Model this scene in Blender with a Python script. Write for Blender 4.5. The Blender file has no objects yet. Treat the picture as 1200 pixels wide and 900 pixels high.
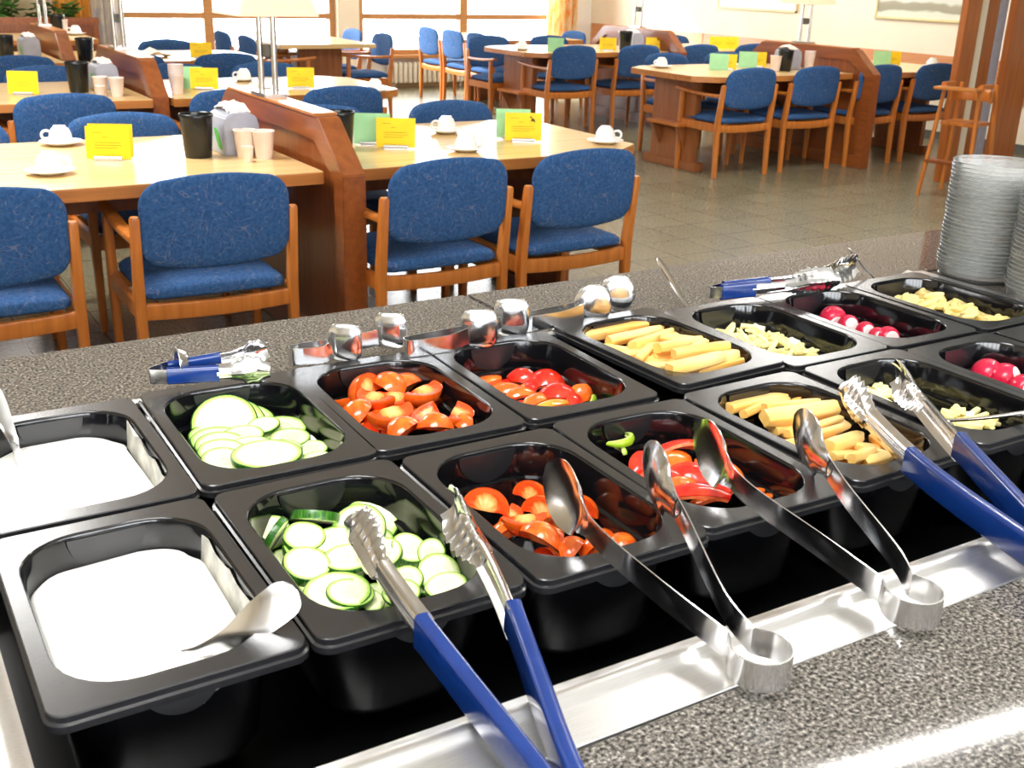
import bpy, bmesh, math, random
from mathutils import Vector, Matrix, Euler
random.seed(11)
PI = math.pi
R = math.radians
COL = bpy.context.scene.collection

# ------------------------------------------------------------------ measured positions (metres; floor at z = 0, pan rims at z = 1)
CUC_B = [
    (0.084, 0.514, 0.97, 0.0352, 36, -112.5, 0),
    (0.093, 0.546, 0.964, 0.0357, 36, -107.5, 0),
    (0.107, 0.472, 0.966, 0.0319, 12, -102.5, 0),
    (0.123, 0.499, 0.958, 0.0313, 8, -112.5, 0),
    (0.153, 0.514, 0.952, 0.0291, 6, -112.5, 0),
    (0.134, 0.434, 0.966, 0.0269, 8, -112.5, 0),
    (0.131, 0.4, 0.97, 0.0211, 4, -112.5, 0),
    (0.071, 0.45, 0.964, 0.0314, 6, -82.5, 0),
    (0.065, 0.429, 0.968, 0.029, 8, -82.5, 0),
    (0.062, 0.409, 0.971, 0.0271, 10, -82.5, 0),
    (0.057, 0.389, 0.973, 0.0251, 10, -72.5, 0),
    (0.051, 0.367, 0.975, 0.0219, 12, -72.5, 0),
    (0.147, 0.369, 0.968, 0.0171, 6, -122.5, 0),
    (0.168, 0.369, 0.962, 0.0146, 14, -192.5, 0),
    (0.136, 0.335, 0.972, 0.0153, 3, -112.5, 0),
    (0.087, 0.344, 0.982, 0.0347, 0, -112.5, 0),
    (0.057, 0.522, 0.948, 0.0141, 78, -182.5, 1),
    (0.059, 0.367, 0.968, 0.0126, 40, -32.5, 1),
    (0.168, 0.461, 0.948, 0.0142, 10, -112.5, 0),
]
CUC_F = [
    (0.047, 0.234, 0.968, 0.0158, 44, -132.5, 1),
    (0.04, 0.191, 0.981, 0.0164, 64, -224.5, 1),
    (0.08, 0.232, 0.976, 0.0167, 33, 65.5, 1),
    (0.081, 0.203, 0.982, 0.0212, 34, 55.5, 1),
    (0.121, 0.263, 0.96, 0.014, 20, -112.5, 0),
    (0.149, 0.269, 0.956, 0.0152, 10, -92.5, 0),
    (0.135, 0.203, 0.964, 0.0264, 26, -112.5, 0),
    (0.111, 0.179, 0.974, 0.0238, 36, -120.5, 0),
    (0.062, 0.182, 0.976, 0.0182, 16, -92.5, 1),
    (0.064, 0.177, 0.968, 0.0222, 20, -82.5, 1),
    (0.048, 0.141, 0.974, 0.0198, 18, -72.5, 1),
    (0.078, 0.148, 0.962, 0.0125, 10, -112.5, 0),
    (0.055, 0.094, 0.972, 0.0269, 4, -112.5, 0),
    (0.053, 0.125, 0.964, 0.0181, 8, -112.5, 0),
    (0.11, 0.128, 0.974, 0.017, 22, -142.5, 1),
    (0.133, 0.126, 0.974, 0.0163, 26, -72.5, 1),
    (0.155, 0.109, 0.976, 0.0121, 62, -132.5, 1),
    (0.14, 0.084, 0.97, 0.0182, 34, -102.5, 1),
    (0.108, 0.082, 0.974, 0.0151, 22, -142.5, 0),
    (0.096, 0.064, 0.976, 0.0151, 12, -132.5, 0),
    (0.132, 0.057, 0.974, 0.0173, 10, -172.5, 1),
    (0.146, 0.068, 0.966, 0.0133, 2, -112.5, 0),
    (0.111, 0.127, 0.964, 0.0125, 8, -112.5, 0),
    (0.135, 0.116, 0.962, 0.0121, 8, -112.5, 0),
    (0.042, 0.187, 0.96, 0.0072, 60, -82.5, 1),
    (0.041, 0.14, 0.96, 0.0089, 8, -112.5, 0),
    (0.076, 0.079, 0.966, 0.0117, 20, -72.5, 1),
    (0.085, 0.134, 0.96, 0.0103, 30, -112.5, 1),
    (0.099, 0.232, 0.952, 0.0136, 10, -112.5, 1),
    (0.129, 0.084, 0.962, 0.0121, 4, -112.5, 0),
]
TOM_B = [
    (0.25, 0.479, 0.978, 0.024, 125, 30),
    (0.28, 0.476, 0.978, 0.0227, 180, 95),
    (0.31, 0.482, 0.972, 0.0228, 185, 20),
    (0.244, 0.434, 0.982, 0.021, -25, -60),
    (0.273, 0.445, 0.974, 0.0192, 25, 150),
    (0.298, 0.424, 0.982, 0.0243, -35, 25),
    (0.237, 0.379, 0.984, 0.0249, -40, 10),
    (0.272, 0.358, 0.984, 0.0222, 20, 60),
    (0.3, 0.346, 0.984, 0.0227, -40, 50),
    (0.219, 0.426, 0.974, 0.0204, 170, 60),
    (0.235, 0.345, 0.98, 0.0206, 180, 30),
    (0.262, 0.326, 0.988, 0.0177, 175, 150),
    (0.299, 0.333, 0.978, 0.0172, 165, 80),
    (0.228, 0.478, 0.966, 0.0142, -60, 0),
    (0.325, 0.43, 0.966, 0.0191, 180, 10),
    (0.286, 0.435, 0.966, 0.0189, 10, 70),
    (0.241, 0.417, 0.963, 0.0182, 190, 0),
    (0.298, 0.359, 0.966, 0.0181, 20, 0),
]
TOM_F = [
    (0.237, 0.174, 0.97, 0.0212, 122, -52),
    (0.284, 0.17, 0.97, 0.0178, 118, -70),
    (0.275, 0.138, 0.972, 0.0184, 140, -60),
    (0.245, 0.121, 0.974, 0.019, -38, -15),
    (0.238, 0.087, 0.978, 0.0185, 178, 110),
    (0.252, 0.16, 0.96, 0.0156, -30, 40),
    (0.232, 0.131, 0.962, 0.0161, 165, 10),
    (0.315, 0.133, 0.966, 0.0175, 130, -60),
    (0.258, 0.066, 0.97, 0.0162, 175, 40),
    (0.309, 0.062, 0.964, 0.0139, 185, 20),
    (0.252, 0.086, 0.972, 0.0145, 180, 60),
    (0.284, 0.068, 0.964, 0.0148, 150, 10),
    (0.289, 0.139, 0.956, 0.0165, 20, 30),
    (0.318, 0.101, 0.946, 0.016, 160, 70),
]
PEP_B = [
    (0.474, 0.433, 0.97, 0.0498, 0.0197, 170, 20, -20, 'r'),
    (0.452, 0.461, 0.966, 0.0315, 0.0131, 110, 40, -50, 'r'),
    (0.5, 0.432, 0.966, 0.021, 0.0105, 90, 60, 40, 'r'),
    (0.417, 0.482, 0.96, 0.0285, 0.013, 40, 0, 10, 'o'),
    (0.417, 0.435, 0.964, 0.033, 0.0114, 80, 30, -40, 'o'),
    (0.42, 0.41, 0.968, 0.0277, 0.0114, 90, 20, -10, 'o'),
    (0.423, 0.38, 0.97, 0.0373, 0.0124, 60, 10, 20, 'o'),
    (0.421, 0.349, 0.974, 0.0442, 0.0111, 50, 0, 8, 'y'),
    (0.449, 0.376, 0.976, 0.0406, 0.0165, 120, 20, -35, 'r'),
    (0.482, 0.369, 0.97, 0.0278, 0.0139, 180, 60, -10, 'o'),
    (0.46, 0.355, 0.972, 0.0275, 0.0125, 90, 30, 50, 'r'),
    (0.483, 0.349, 0.97, 0.0225, 0.0075, 60, 50, 50, 'g'),
    (0.499, 0.354, 0.96, 0.0148, 0.0074, 40, 0, 0, 'o'),
    (0.45, 0.436, 0.962, 0.0308, 0.0103, 100, 10, 60, 'r'),
    (0.444, 0.476, 0.954, 0.0309, 0.0116, 60, 0, 0, 'r'),
    (0.459, 0.365, 0.962, 0.0296, 0.0123, 50, 10, 10, 'r'),
    (0.425, 0.469, 0.954, 0.0255, 0.0128, 50, 0, 30, 'o'),
]
PEP_F = [
    (0.422, 0.203, 0.984, 0.0404, 0.0102, 165, 85, 20, 'g'),
    (0.417, 0.207, 0.976, 0.0177, 0.0088, 60, 70, 80, 'g'),
    (0.469, 0.18, 0.98, 0.0536, 0.0185, 60, -30, -12, 'r'),
    (0.426, 0.181, 0.972, 0.0346, 0.0173, 90, 20, 30, 'r'),
    (0.446, 0.165, 0.976, 0.0463, 0.0179, 80, 10, 10, 'o'),
    (0.407, 0.13, 0.98, 0.0419, 0.0168, 100, 20, -20, 'r'),
    (0.442, 0.129, 0.976, 0.0422, 0.0158, 70, 25, -40, 'r'),
    (0.413, 0.087, 0.982, 0.049, 0.0163, 60, 0, -30, 'r'),
    (0.412, 0.107, 0.98, 0.0358, 0.0143, 90, 10, 20, 'o'),
    (0.512, 0.141, 0.976, 0.0293, 0.0106, 50, 30, 60, 'o'),
    (0.493, 0.109, 0.976, 0.0312, 0.0097, 60, 60, 75, 'o'),
    (0.483, 0.084, 0.966, 0.0191, 0.0065, 40, 0, -10, 'o'),
    (0.482, 0.068, 0.966, 0.0188, 0.0065, 40, 0, 10, 'o'),
    (0.465, 0.104, 0.966, 0.0247, 0.0137, 50, 0, 20, 'r'),
    (0.483, 0.154, 0.966, 0.0315, 0.0143, 50, 0, 60, 'o'),
    (0.399, 0.131, 0.968, 0.0327, 0.015, 50, 0, -20, 'r'),
]
CAR_F = [
    (0.576, 0.247, 0.983, 0.671, 0.285, 0.981, 0.0139),
    (0.574, 0.221, 0.985, 0.666, 0.26, 0.983, 0.013),
    (0.58, 0.206, 0.983, 0.661, 0.235, 0.982, 0.0117),
    (0.612, 0.211, 0.981, 0.714, 0.24, 0.979, 0.0143),
    (0.572, 0.166, 0.995, 0.668, 0.157, 0.992, 0.0199),
    (0.602, 0.197, 0.989, 0.686, 0.185, 0.988, 0.0141),
    (0.588, 0.176, 0.983, 0.648, 0.166, 0.986, 0.0138),
    (0.585, 0.162, 0.979, 0.617, 0.161, 0.981, 0.0114),
    (0.584, 0.143, 0.983, 0.628, 0.148, 0.985, 0.0117),
    (0.607, 0.131, 0.989, 0.66, 0.141, 0.987, 0.0126),
    (0.602, 0.116, 0.989, 0.649, 0.12, 0.989, 0.0115),
    (0.581, 0.083, 0.993, 0.631, 0.089, 0.992, 0.0154),
    (0.582, 0.072, 0.987, 0.6, 0.072, 0.985, 0.0107),
    (0.582, 0.054, 0.991, 0.619, 0.061, 0.989, 0.0118),
    (0.621, 0.076, 0.987, 0.628, 0.058, 0.985, 0.0109),
    (0.609, 0.05, 0.985, 0.624, 0.046, 0.988, 0.0111),
    (0.704, 0.235, 0.977, 0.715, 0.216, 0.979, 0.0151),
    (0.67, 0.239, 0.971, 0.664, 0.207, 0.973, 0.0149),
    (0.649, 0.184, 0.971, 0.64, 0.15, 0.973, 0.0143),
    (0.638, 0.112, 0.973, 0.64, 0.09, 0.971, 0.0135),
    (0.708, 0.096, 0.977, 0.71, 0.08, 0.976, 0.0129),
    (0.687, 0.064, 0.977, 0.724, 0.062, 0.978, 0.0107),
    (0.592, 0.076, 0.985, 0.591, 0.064, 0.986, 0.0086),
]
CAR_B = [
    (0.568, 0.497, 0.988, 0.706, 0.534, 0.99, 0.0155),
    (0.6, 0.494, 0.988, 0.71, 0.502, 0.99, 0.0134),
    (0.58, 0.458, 0.992, 0.675, 0.472, 0.99, 0.0131),
    (0.576, 0.458, 0.984, 0.593, 0.435, 0.985, 0.0131),
    (0.699, 0.475, 0.988, 0.738, 0.478, 0.989, 0.0122),
    (0.592, 0.423, 0.994, 0.678, 0.453, 0.994, 0.0143),
    (0.571, 0.386, 0.99, 0.642, 0.44, 0.988, 0.0132),
    (0.64, 0.427, 0.998, 0.672, 0.387, 0.998, 0.0138),
    (0.607, 0.394, 0.998, 0.7, 0.399, 0.996, 0.0155),
    (0.604, 0.358, 1.002, 0.699, 0.347, 1.005, 0.0145),
    (0.612, 0.356, 0.996, 0.72, 0.387, 0.998, 0.0125),
    (0.555, 0.313, 1.004, 0.648, 0.321, 1.004, 0.0164),
    (0.594, 0.319, 0.998, 0.7, 0.333, 0.997, 0.0168),
    (0.604, 0.314, 0.992, 0.69, 0.319, 0.994, 0.0121),
    (0.564, 0.358, 0.992, 0.593, 0.348, 0.992, 0.0116),
    (0.64, 0.406, 0.994, 0.726, 0.397, 0.996, 0.0137),
    (0.693, 0.448, 0.988, 0.715, 0.451, 0.99, 0.012),
    (0.572, 0.42, 0.986, 0.606, 0.414, 0.986, 0.0128),
    (0.63, 0.349, 0.988, 0.678, 0.374, 0.987, 0.0139),
    (0.626, 0.482, 0.982, 0.627, 0.44, 0.983, 0.015),
    (0.606, 0.397, 0.984, 0.647, 0.402, 0.984, 0.0142),
    (0.685, 0.381, 0.988, 0.739, 0.399, 0.986, 0.0144),
]
CHE_B = [
    (0.808, 0.449, 0.966, 0.0331, -11.9, 21.2),
    (0.813, 0.42, 0.962, 0.0264, -25.2, -11.4),
    (0.808, 0.479, 0.962, 0.0253, 57.4, -3.6),
    (0.79, 0.5, 0.963, 0.018, 102.4, 22.9),
    (0.826, 0.51, 0.962, 0.0216, 64.9, -15.0),
    (0.877, 0.441, 0.961, 0.0348, -24.3, -10.5),
    (0.825, 0.427, 0.964, 0.0302, -0.3, 20.0),
    (0.889, 0.39, 0.963, 0.0212, 53.0, -10.9),
    (0.882, 0.491, 0.962, 0.0279, -18.2, 21.3),
    (0.899, 0.379, 0.961, 0.0274, 41.3, 17.7),
    (0.81, 0.462, 0.965, 0.0233, -93.7, -13.5),
    (0.812, 0.388, 0.962, 0.0346, 70.9, 5.0),
    (0.874, 0.42, 0.968, 0.0293, 13.0, 1.6),
    (0.856, 0.401, 0.965, 0.0287, -18.1, 20.4),
    (0.887, 0.391, 0.963, 0.0295, 32.9, -13.6),
    (0.878, 0.418, 0.964, 0.0254, -18.5, -15.7),
    (0.8, 0.423, 0.961, 0.0262, 108.0, 28.7),
    (0.885, 0.365, 0.961, 0.0229, 19.6, 0.9),
    (0.846, 0.474, 0.969, 0.0336, 42.3, 3.3),
    (0.885, 0.417, 0.964, 0.0319, 67.4, 13.2),
    (0.836, 0.377, 0.967, 0.0228, 90.9, 27.6),
    (0.86, 0.411, 0.964, 0.0278, 11.5, -11.2),
    (0.842, 0.42, 0.964, 0.0301, -2.3, -6.0),
    (0.841, 0.37, 0.963, 0.0304, 48.2, 28.7),
    (0.847, 0.417, 0.966, 0.0331, 67.3, 13.0),
    (0.864, 0.391, 0.966, 0.0349, 0.4, 3.4),
    (0.846, 0.378, 0.966, 0.0229, 49.7, 7.3),
    (0.869, 0.44, 0.966, 0.0294, 19.3, -22.7),
    (0.894, 0.372, 0.962, 0.0255, -19.4, -21.0),
    (0.776, 0.442, 0.961, 0.0253, 73.4, -9.7),
    (0.877, 0.365, 0.962, 0.0354, -16.3, -8.8),
    (0.792, 0.417, 0.969, 0.0327, 8.2, -1.9),
    (0.857, 0.43, 0.964, 0.0287, -84.0, 28.2),
    (0.856, 0.425, 0.965, 0.0345, -24.1, 4.7),
    (0.839, 0.392, 0.963, 0.0258, 25.5, 28.5),
    (0.845, 0.371, 0.962, 0.0287, 56.9, 15.8),
    (0.85, 0.424, 0.967, 0.0357, -16.9, 1.2),
    (0.811, 0.454, 0.961, 0.0187, 21.9, -17.5),
    (0.841, 0.396, 0.961, 0.0348, 26.7, -10.3),
    (0.861, 0.46, 0.967, 0.0359, -13.1, 3.5),
    (0.783, 0.418, 0.966, 0.0312, 61.2, 12.5),
    (0.82, 0.407, 0.964, 0.0304, 26.9, -14.5),
    (0.88, 0.375, 0.964, 0.0307, -14.8, 25.1),
    (0.85, 0.369, 0.965, 0.0342, -18.1, 0.6),
    (0.837, 0.467, 0.967, 0.0265, 9.9, 13.2),
    (0.892, 0.37, 0.961, 0.0277, 45.1, -22.3),
    (0.808, 0.39, 0.963, 0.0299, 91.1, 28.8),
    (0.9, 0.399, 0.961, 0.0219, 31.5, 10.5),
    (0.877, 0.519, 0.963, 0.0345, 56.4, -2.2),
    (0.803, 0.425, 0.971, 0.023, 69.9, 6.4),
    (0.823, 0.456, 0.962, 0.0258, -4.0, 1.9),
    (0.872, 0.437, 0.962, 0.0207, 76.0, 9.7),
    (0.775, 0.407, 0.961, 0.022, 50.4, 20.8),
    (0.881, 0.452, 0.964, 0.0247, 32.8, 15.5),
    (0.803, 0.457, 0.965, 0.0335, -29.4, -3.6),
    (0.865, 0.384, 0.965, 0.0185, 18.0, 14.9),
    (0.791, 0.463, 0.967, 0.0195, 64.4, -13.4),
    (0.869, 0.401, 0.964, 0.024, -7.6, 8.8),
    (0.883, 0.413, 0.967, 0.0244, 1.9, 27.9),
    (0.835, 0.406, 0.969, 0.0313, 80.9, -3.2),
    (0.792, 0.496, 0.968, 0.0299, -7.6, -8.5),
    (0.901, 0.422, 0.962, 0.0214, 58.7, 10.9),
    (0.81, 0.492, 0.971, 0.0207, 19.1, -16.1),
    (0.91, 0.458, 0.961, 0.0242, 56.3, 16.4),
    (0.886, 0.395, 0.962, 0.0265, 41.2, 11.8),
    (0.853, 0.434, 0.97, 0.0186, 12.4, 14.3),
    (0.785, 0.397, 0.961, 0.0236, -16.0, 15.3),
    (0.83, 0.382, 0.963, 0.0218, 27.3, -22.6),
    (0.789, 0.396, 0.961, 0.0191, 28.5, -22.5),
    (0.846, 0.383, 0.962, 0.0349, -25.5, 14.4),
    (0.863, 0.435, 0.966, 0.019, 20.6, -3.1),
    (0.796, 0.467, 0.971, 0.0351, 34.5, -14.3),
    (0.851, 0.399, 0.966, 0.0195, 11.6, 4.8),
    (0.809, 0.423, 0.964, 0.0183, 39.8, 4.7),
    (0.847, 0.37, 0.964, 0.0204, 95.4, 12.9),
    (0.86, 0.485, 0.965, 0.032, 25.9, -10.5),
    (0.874, 0.405, 0.962, 0.0224, 61.1, 6.7),
    (0.8, 0.464, 0.966, 0.0307, 44.1, 18.8),
    (0.878, 0.412, 0.968, 0.018, -3.9, -17.8),
    (0.793, 0.463, 0.966, 0.0352, 124.1, 15.0),
    (0.87, 0.428, 0.963, 0.0281, 3.3, -17.4),
    (0.884, 0.386, 0.962, 0.0317, 54.7, 5.6),
    (0.859, 0.484, 0.964, 0.0351, 74.8, -18.1),
    (0.802, 0.419, 0.967, 0.0197, 25.7, 4.2),
]
CHE_F = [
    (0.874, 0.089, 0.964, 0.018, -6.4, 16.8),
    (0.817, 0.263, 0.964, 0.0344, -23.3, 4.7),
    (0.777, 0.211, 0.967, 0.0228, 42.5, 21.4),
    (0.813, 0.262, 0.964, 0.0316, -44.7, 13.5),
    (0.821, 0.25, 0.963, 0.0215, -85.9, 24.1),
    (0.845, 0.093, 0.966, 0.0286, -34.7, -20.1),
    (0.865, 0.134, 0.963, 0.0236, 37.2, -17.4),
    (0.818, 0.201, 0.964, 0.0297, 68.8, 5.7),
    (0.86, 0.126, 0.964, 0.025, 153.6, -22.0),
    (0.822, 0.124, 0.964, 0.0196, 156.7, 8.2),
    (0.815, 0.091, 0.967, 0.0273, -49.2, -2.5),
    (0.775, 0.209, 0.965, 0.031, 32.8, 28.1),
    (0.815, 0.213, 0.966, 0.0261, 51.0, -2.4),
    (0.862, 0.112, 0.967, 0.0266, 4.8, -17.2),
    (0.828, 0.096, 0.968, 0.0246, 71.7, 9.1),
    (0.858, 0.125, 0.964, 0.0268, 105.0, 18.6),
    (0.798, 0.243, 0.966, 0.0213, -25.0, 12.5),
    (0.792, 0.244, 0.962, 0.0191, -17.2, -14.4),
    (0.809, 0.251, 0.966, 0.0326, -30.6, -19.5),
    (0.819, 0.246, 0.961, 0.0237, 22.6, -22.9),
    (0.85, 0.117, 0.966, 0.0293, 12.9, 20.8),
    (0.778, 0.214, 0.964, 0.0331, -2.4, 11.0),
    (0.841, 0.089, 0.963, 0.035, 60.8, 17.8),
    (0.838, 0.099, 0.969, 0.033, -6.3, -9.0),
    (0.791, 0.246, 0.961, 0.0334, -1.8, -1.3),
    (0.812, 0.245, 0.963, 0.0186, 135.1, -15.5),
    (0.807, 0.244, 0.962, 0.0258, 39.8, 12.2),
    (0.84, 0.101, 0.969, 0.0194, 2.6, -20.9),
    (0.882, 0.101, 0.964, 0.0271, 67.2, 27.0),
    (0.839, 0.112, 0.962, 0.0209, -45.0, -7.6),
    (0.835, 0.213, 0.961, 0.025, 25.7, 3.9),
    (0.786, 0.191, 0.97, 0.0296, -68.2, 19.3),
    (0.817, 0.271, 0.962, 0.0304, 31.7, -24.3),
    (0.892, 0.121, 0.962, 0.0198, 33.2, -4.8),
    (0.776, 0.193, 0.967, 0.0351, 35.1, 6.5),
    (0.778, 0.213, 0.963, 0.02, 29.9, 29.1),
    (0.784, 0.199, 0.966, 0.0222, 46.4, 4.5),
    (0.837, 0.126, 0.963, 0.0322, -40.1, 16.0),
    (0.871, 0.122, 0.962, 0.0285, -6.1, 13.0),
    (0.781, 0.174, 0.963, 0.0205, -13.8, -24.5),
    (0.801, 0.209, 0.967, 0.0302, -4.3, -18.1),
    (0.842, 0.09, 0.967, 0.0293, -1.7, 1.4),
    (0.812, 0.267, 0.962, 0.0316, 42.2, -19.0),
    (0.83, 0.231, 0.965, 0.0265, 37.1, 22.4),
    (0.861, 0.084, 0.967, 0.0219, -7.5, 17.4),
    (0.851, 0.126, 0.964, 0.0247, -15.1, 22.0),
    (0.793, 0.251, 0.962, 0.0253, -3.8, 10.3),
    (0.813, 0.205, 0.965, 0.0331, -2.4, 3.6),
    (0.784, 0.191, 0.966, 0.0246, 106.3, 7.5),
    (0.804, 0.244, 0.962, 0.0204, 17.0, -19.0),
    (0.868, 0.085, 0.966, 0.0318, 38.7, 20.8),
    (0.791, 0.222, 0.968, 0.0327, 16.1, -11.6),
    (0.813, 0.213, 0.962, 0.0347, -32.1, -17.5),
    (0.78, 0.166, 0.968, 0.0293, -30.4, 25.1),
    (0.809, 0.249, 0.965, 0.0237, 114.8, -19.4),
    (0.834, 0.087, 0.967, 0.0206, 26.7, 16.6),
    (0.812, 0.251, 0.964, 0.0183, -64.2, -19.3),
    (0.811, 0.093, 0.965, 0.0203, 3.0, 5.3),
    (0.802, 0.24, 0.964, 0.0335, -12.0, 4.8),
    (0.796, 0.251, 0.963, 0.028, 33.1, 23.6),
]
EGG = [
    (0.874, 0.401, 0.97),
    (0.886, 0.392, 0.97),
    (0.892, 0.393, 0.97),
    (0.909, 0.397, 0.97),
    (0.864, 0.471, 0.97),
    (0.869, 0.46, 0.97),
    (0.753, 0.205, 0.97),
    (0.835, 0.106, 0.97),
]
RAD_B = [
    (0.991, 0.476, 0.964, 0.0203, 0),
    (0.99, 0.43, 0.964, 0.0155, 20),
    (0.991, 0.399, 0.964, 0.014, 50),
    (0.995, 0.362, 0.964, 0.0168, 30),
    (0.988, 0.374, 0.964, 0.0132, 90),
]
RAD_F = [
    (0.987, 0.215, 0.966, 0.0204, -120),
    (0.992, 0.173, 0.966, 0.0205, 10),
    (0.984, 0.14, 0.966, 0.0179, 60),
]
MUS = [
    (1.111, 0.446, 0.972, 0.0165, 31, -20),
    (1.213, 0.465, 0.97, 0.0153, 163, 0),
    (1.118, 0.455, 0.971, 0.0142, 7, -19),
    (1.116, 0.436, 0.975, 0.0136, 93, 39),
    (1.123, 0.471, 0.971, 0.0163, 122, 15),
    (1.119, 0.432, 0.981, 0.0159, 51, -35),
    (1.189, 0.451, 0.97, 0.0177, 208, 18),
    (1.226, 0.435, 0.972, 0.0174, 49, 21),
    (1.15, 0.429, 0.972, 0.0177, 304, 0),
    (1.194, 0.458, 0.973, 0.0155, 26, 32),
    (1.162, 0.41, 0.975, 0.0142, 4, -13),
    (1.175, 0.437, 0.974, 0.0172, 321, -26),
    (1.189, 0.441, 0.978, 0.0179, 73, 21),
    (1.2, 0.456, 0.977, 0.0147, 61, -5),
    (1.17, 0.385, 0.974, 0.0151, 212, -17),
    (1.2, 0.419, 0.971, 0.0156, 130, 25),
    (1.128, 0.334, 0.986, 0.0133, 6, -29),
    (1.149, 0.358, 0.98, 0.0148, 347, -40),
    (1.224, 0.379, 0.975, 0.0132, 347, 21),
    (1.216, 0.36, 0.97, 0.0178, 159, -33),
    (1.177, 0.362, 0.977, 0.0138, 44, 6),
    (1.197, 0.389, 0.978, 0.0166, 258, -2),
    (1.183, 0.382, 0.975, 0.014, 161, -31),
    (1.184, 0.317, 0.972, 0.0131, 131, -5),
    (1.147, 0.326, 0.971, 0.0155, 254, -24),
    (1.169, 0.335, 0.972, 0.0162, 2, 9),
    (1.195, 0.314, 0.971, 0.0179, 81, -16),
    (1.162, 0.312, 0.973, 0.0177, 306, 1),
    (1.124, 0.375, 0.972, 0.0145, 304, -24),
    (1.103, 0.385, 0.973, 0.0146, 105, 9),
    (1.163, 0.384, 0.971, 0.0166, 296, 8),
    (1.14, 0.415, 0.972, 0.0156, 302, -18),
    (1.1, 0.414, 0.97, 0.0151, 42, 26),
    (1.142, 0.426, 0.972, 0.0155, 100, 31),
]
STEEL_TONGS = [
    {'a': [(0.255, 0.108, 1.02), (0.242, 0.048, 1.018), (0.232, -0.01, 1.014), (0.23, -0.087, 1.01), (0.236, -0.149, 1.003)], 'l': [(0.226, -0.175, 1.002), (0.218, -0.198, 1.002), (0.227, -0.204, 1.002), (0.245, -0.191, 1.002), (0.252, -0.173, 1.002)], 'b': [(0.254, -0.154, 1.003), (0.265, -0.11, 1.008), (0.309, -0.016, 1.014), (0.33, 0.037, 1.018), (0.354, 0.097, 1.022)]},
    {'a': [(0.429, 0.115, 1.02), (0.402, 0.044, 1.018), (0.39, -0.008, 1.014), (0.385, -0.09, 1.01), (0.385, -0.151, 1.003)], 'l': [(0.375, -0.172, 1.002), (0.364, -0.194, 1.002), (0.372, -0.203, 1.002), (0.392, -0.196, 1.002), (0.401, -0.178, 1.002)], 'b': [(0.41, -0.158, 1.003), (0.427, -0.127, 1.008), (0.464, -0.044, 1.014), (0.496, 0.017, 1.018), (0.532, 0.089, 1.022)]},
]
BLUE_TONGS = [
    {'a': [(0.07, 0.112, 1.016), (0.061, 0.041, 1.015), (0.057, -0.017, 1.013), (0.059, -0.067, 1.01), (0.052, -0.172, 1.004), (0.049, -0.226, 1.003)], 'b': [(0.163, 0.101, 1.018), (0.147, 0.032, 1.016), (0.135, -0.024, 1.014), (0.115, -0.073, 1.011), (0.08, -0.188, 1.004), (0.065, -0.239, 1.003)]},
    {'a': [(0.652, 0.142, 1.016), (0.602, 0.042, 1.015), (0.567, -0.031, 1.013), (0.545, -0.086, 1.01), (0.533, -0.168, 1.004), (0.52, -0.231, 1.003)], 'b': [(0.752, 0.145, 1.018), (0.696, 0.055, 1.016), (0.656, -0.007, 1.014), (0.622, -0.068, 1.011), (0.579, -0.145, 1.004), (0.534, -0.226, 1.003)]},
]
BACK_BLUE = [
    {'a': [(0.156, 0.535, 1.02), (0.132, 0.53, 1.019), (0.104, 0.528, 1.018), (0.043, 0.529, 1.016)], 'b': [(0.14, 0.48, 1.012), (0.12, 0.49, 1.012), (0.093, 0.494, 1.013), (0.037, 0.508, 1.014)]},
    {'a': [(1.083, 0.512, 1.022), (1.005, 0.502, 1.02), (0.928, 0.494, 1.018), (0.819, 0.517, 1.014)], 'b': [(1.009, 0.472, 1.014), (0.964, 0.487, 1.013), (0.921, 0.487, 1.013), (0.809, 0.505, 1.012)]},
]
BACK_STEEL = [
    {'l': [(0.196, 0.534, 1.012)], 'm': [(0.242, 0.535, 1.014), (0.307, 0.528, 1.016)]},
    {'l': [(0.327, 0.503, 1.012)], 'm': [(0.406, 0.516, 1.016), (0.468, 0.51, 1.018)]},
    {'l': [(0.498, 0.524, 1.012)], 'm': [(0.594, 0.524, 1.02), (0.653, 0.536, 1.02)]},
]
SPOON_DRESS_F = [
    (-0.072, 0.069, 0.972),
    (-0.063, 0.057, 0.98),
    (-0.043, 0.039, 0.996),
    (-0.018, 0.03, 1.016),
    (-0.001, 0.03, 1.026),
]
SPOON_DRESS_B = [
    (-0.121, 0.449, 0.974),
    (-0.125, 0.452, 1.001),
    (-0.13, 0.462, 1.021),
    (-0.136, 0.475, 1.049),
]
SPOON_CHE_B = [
    (0.789, 0.53, 0.97),
    (0.777, 0.55, 0.997),
    (0.762, 0.565, 1.029),
    (0.749, 0.58, 1.055),
]
SPOON_MUS = [
    (1.156, 0.5, 0.97),
    (1.136, 0.515, 0.994),
    (1.114, 0.53, 1.02),
    (1.094, 0.54, 1.044),
]
SPOON_CHE_F = [
    (0.788, 0.103, 0.974),
    (0.79, 0.061, 0.992),
    (0.802, 0.022, 1.01),
    (0.82, -0.008, 1.022),
]
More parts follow.
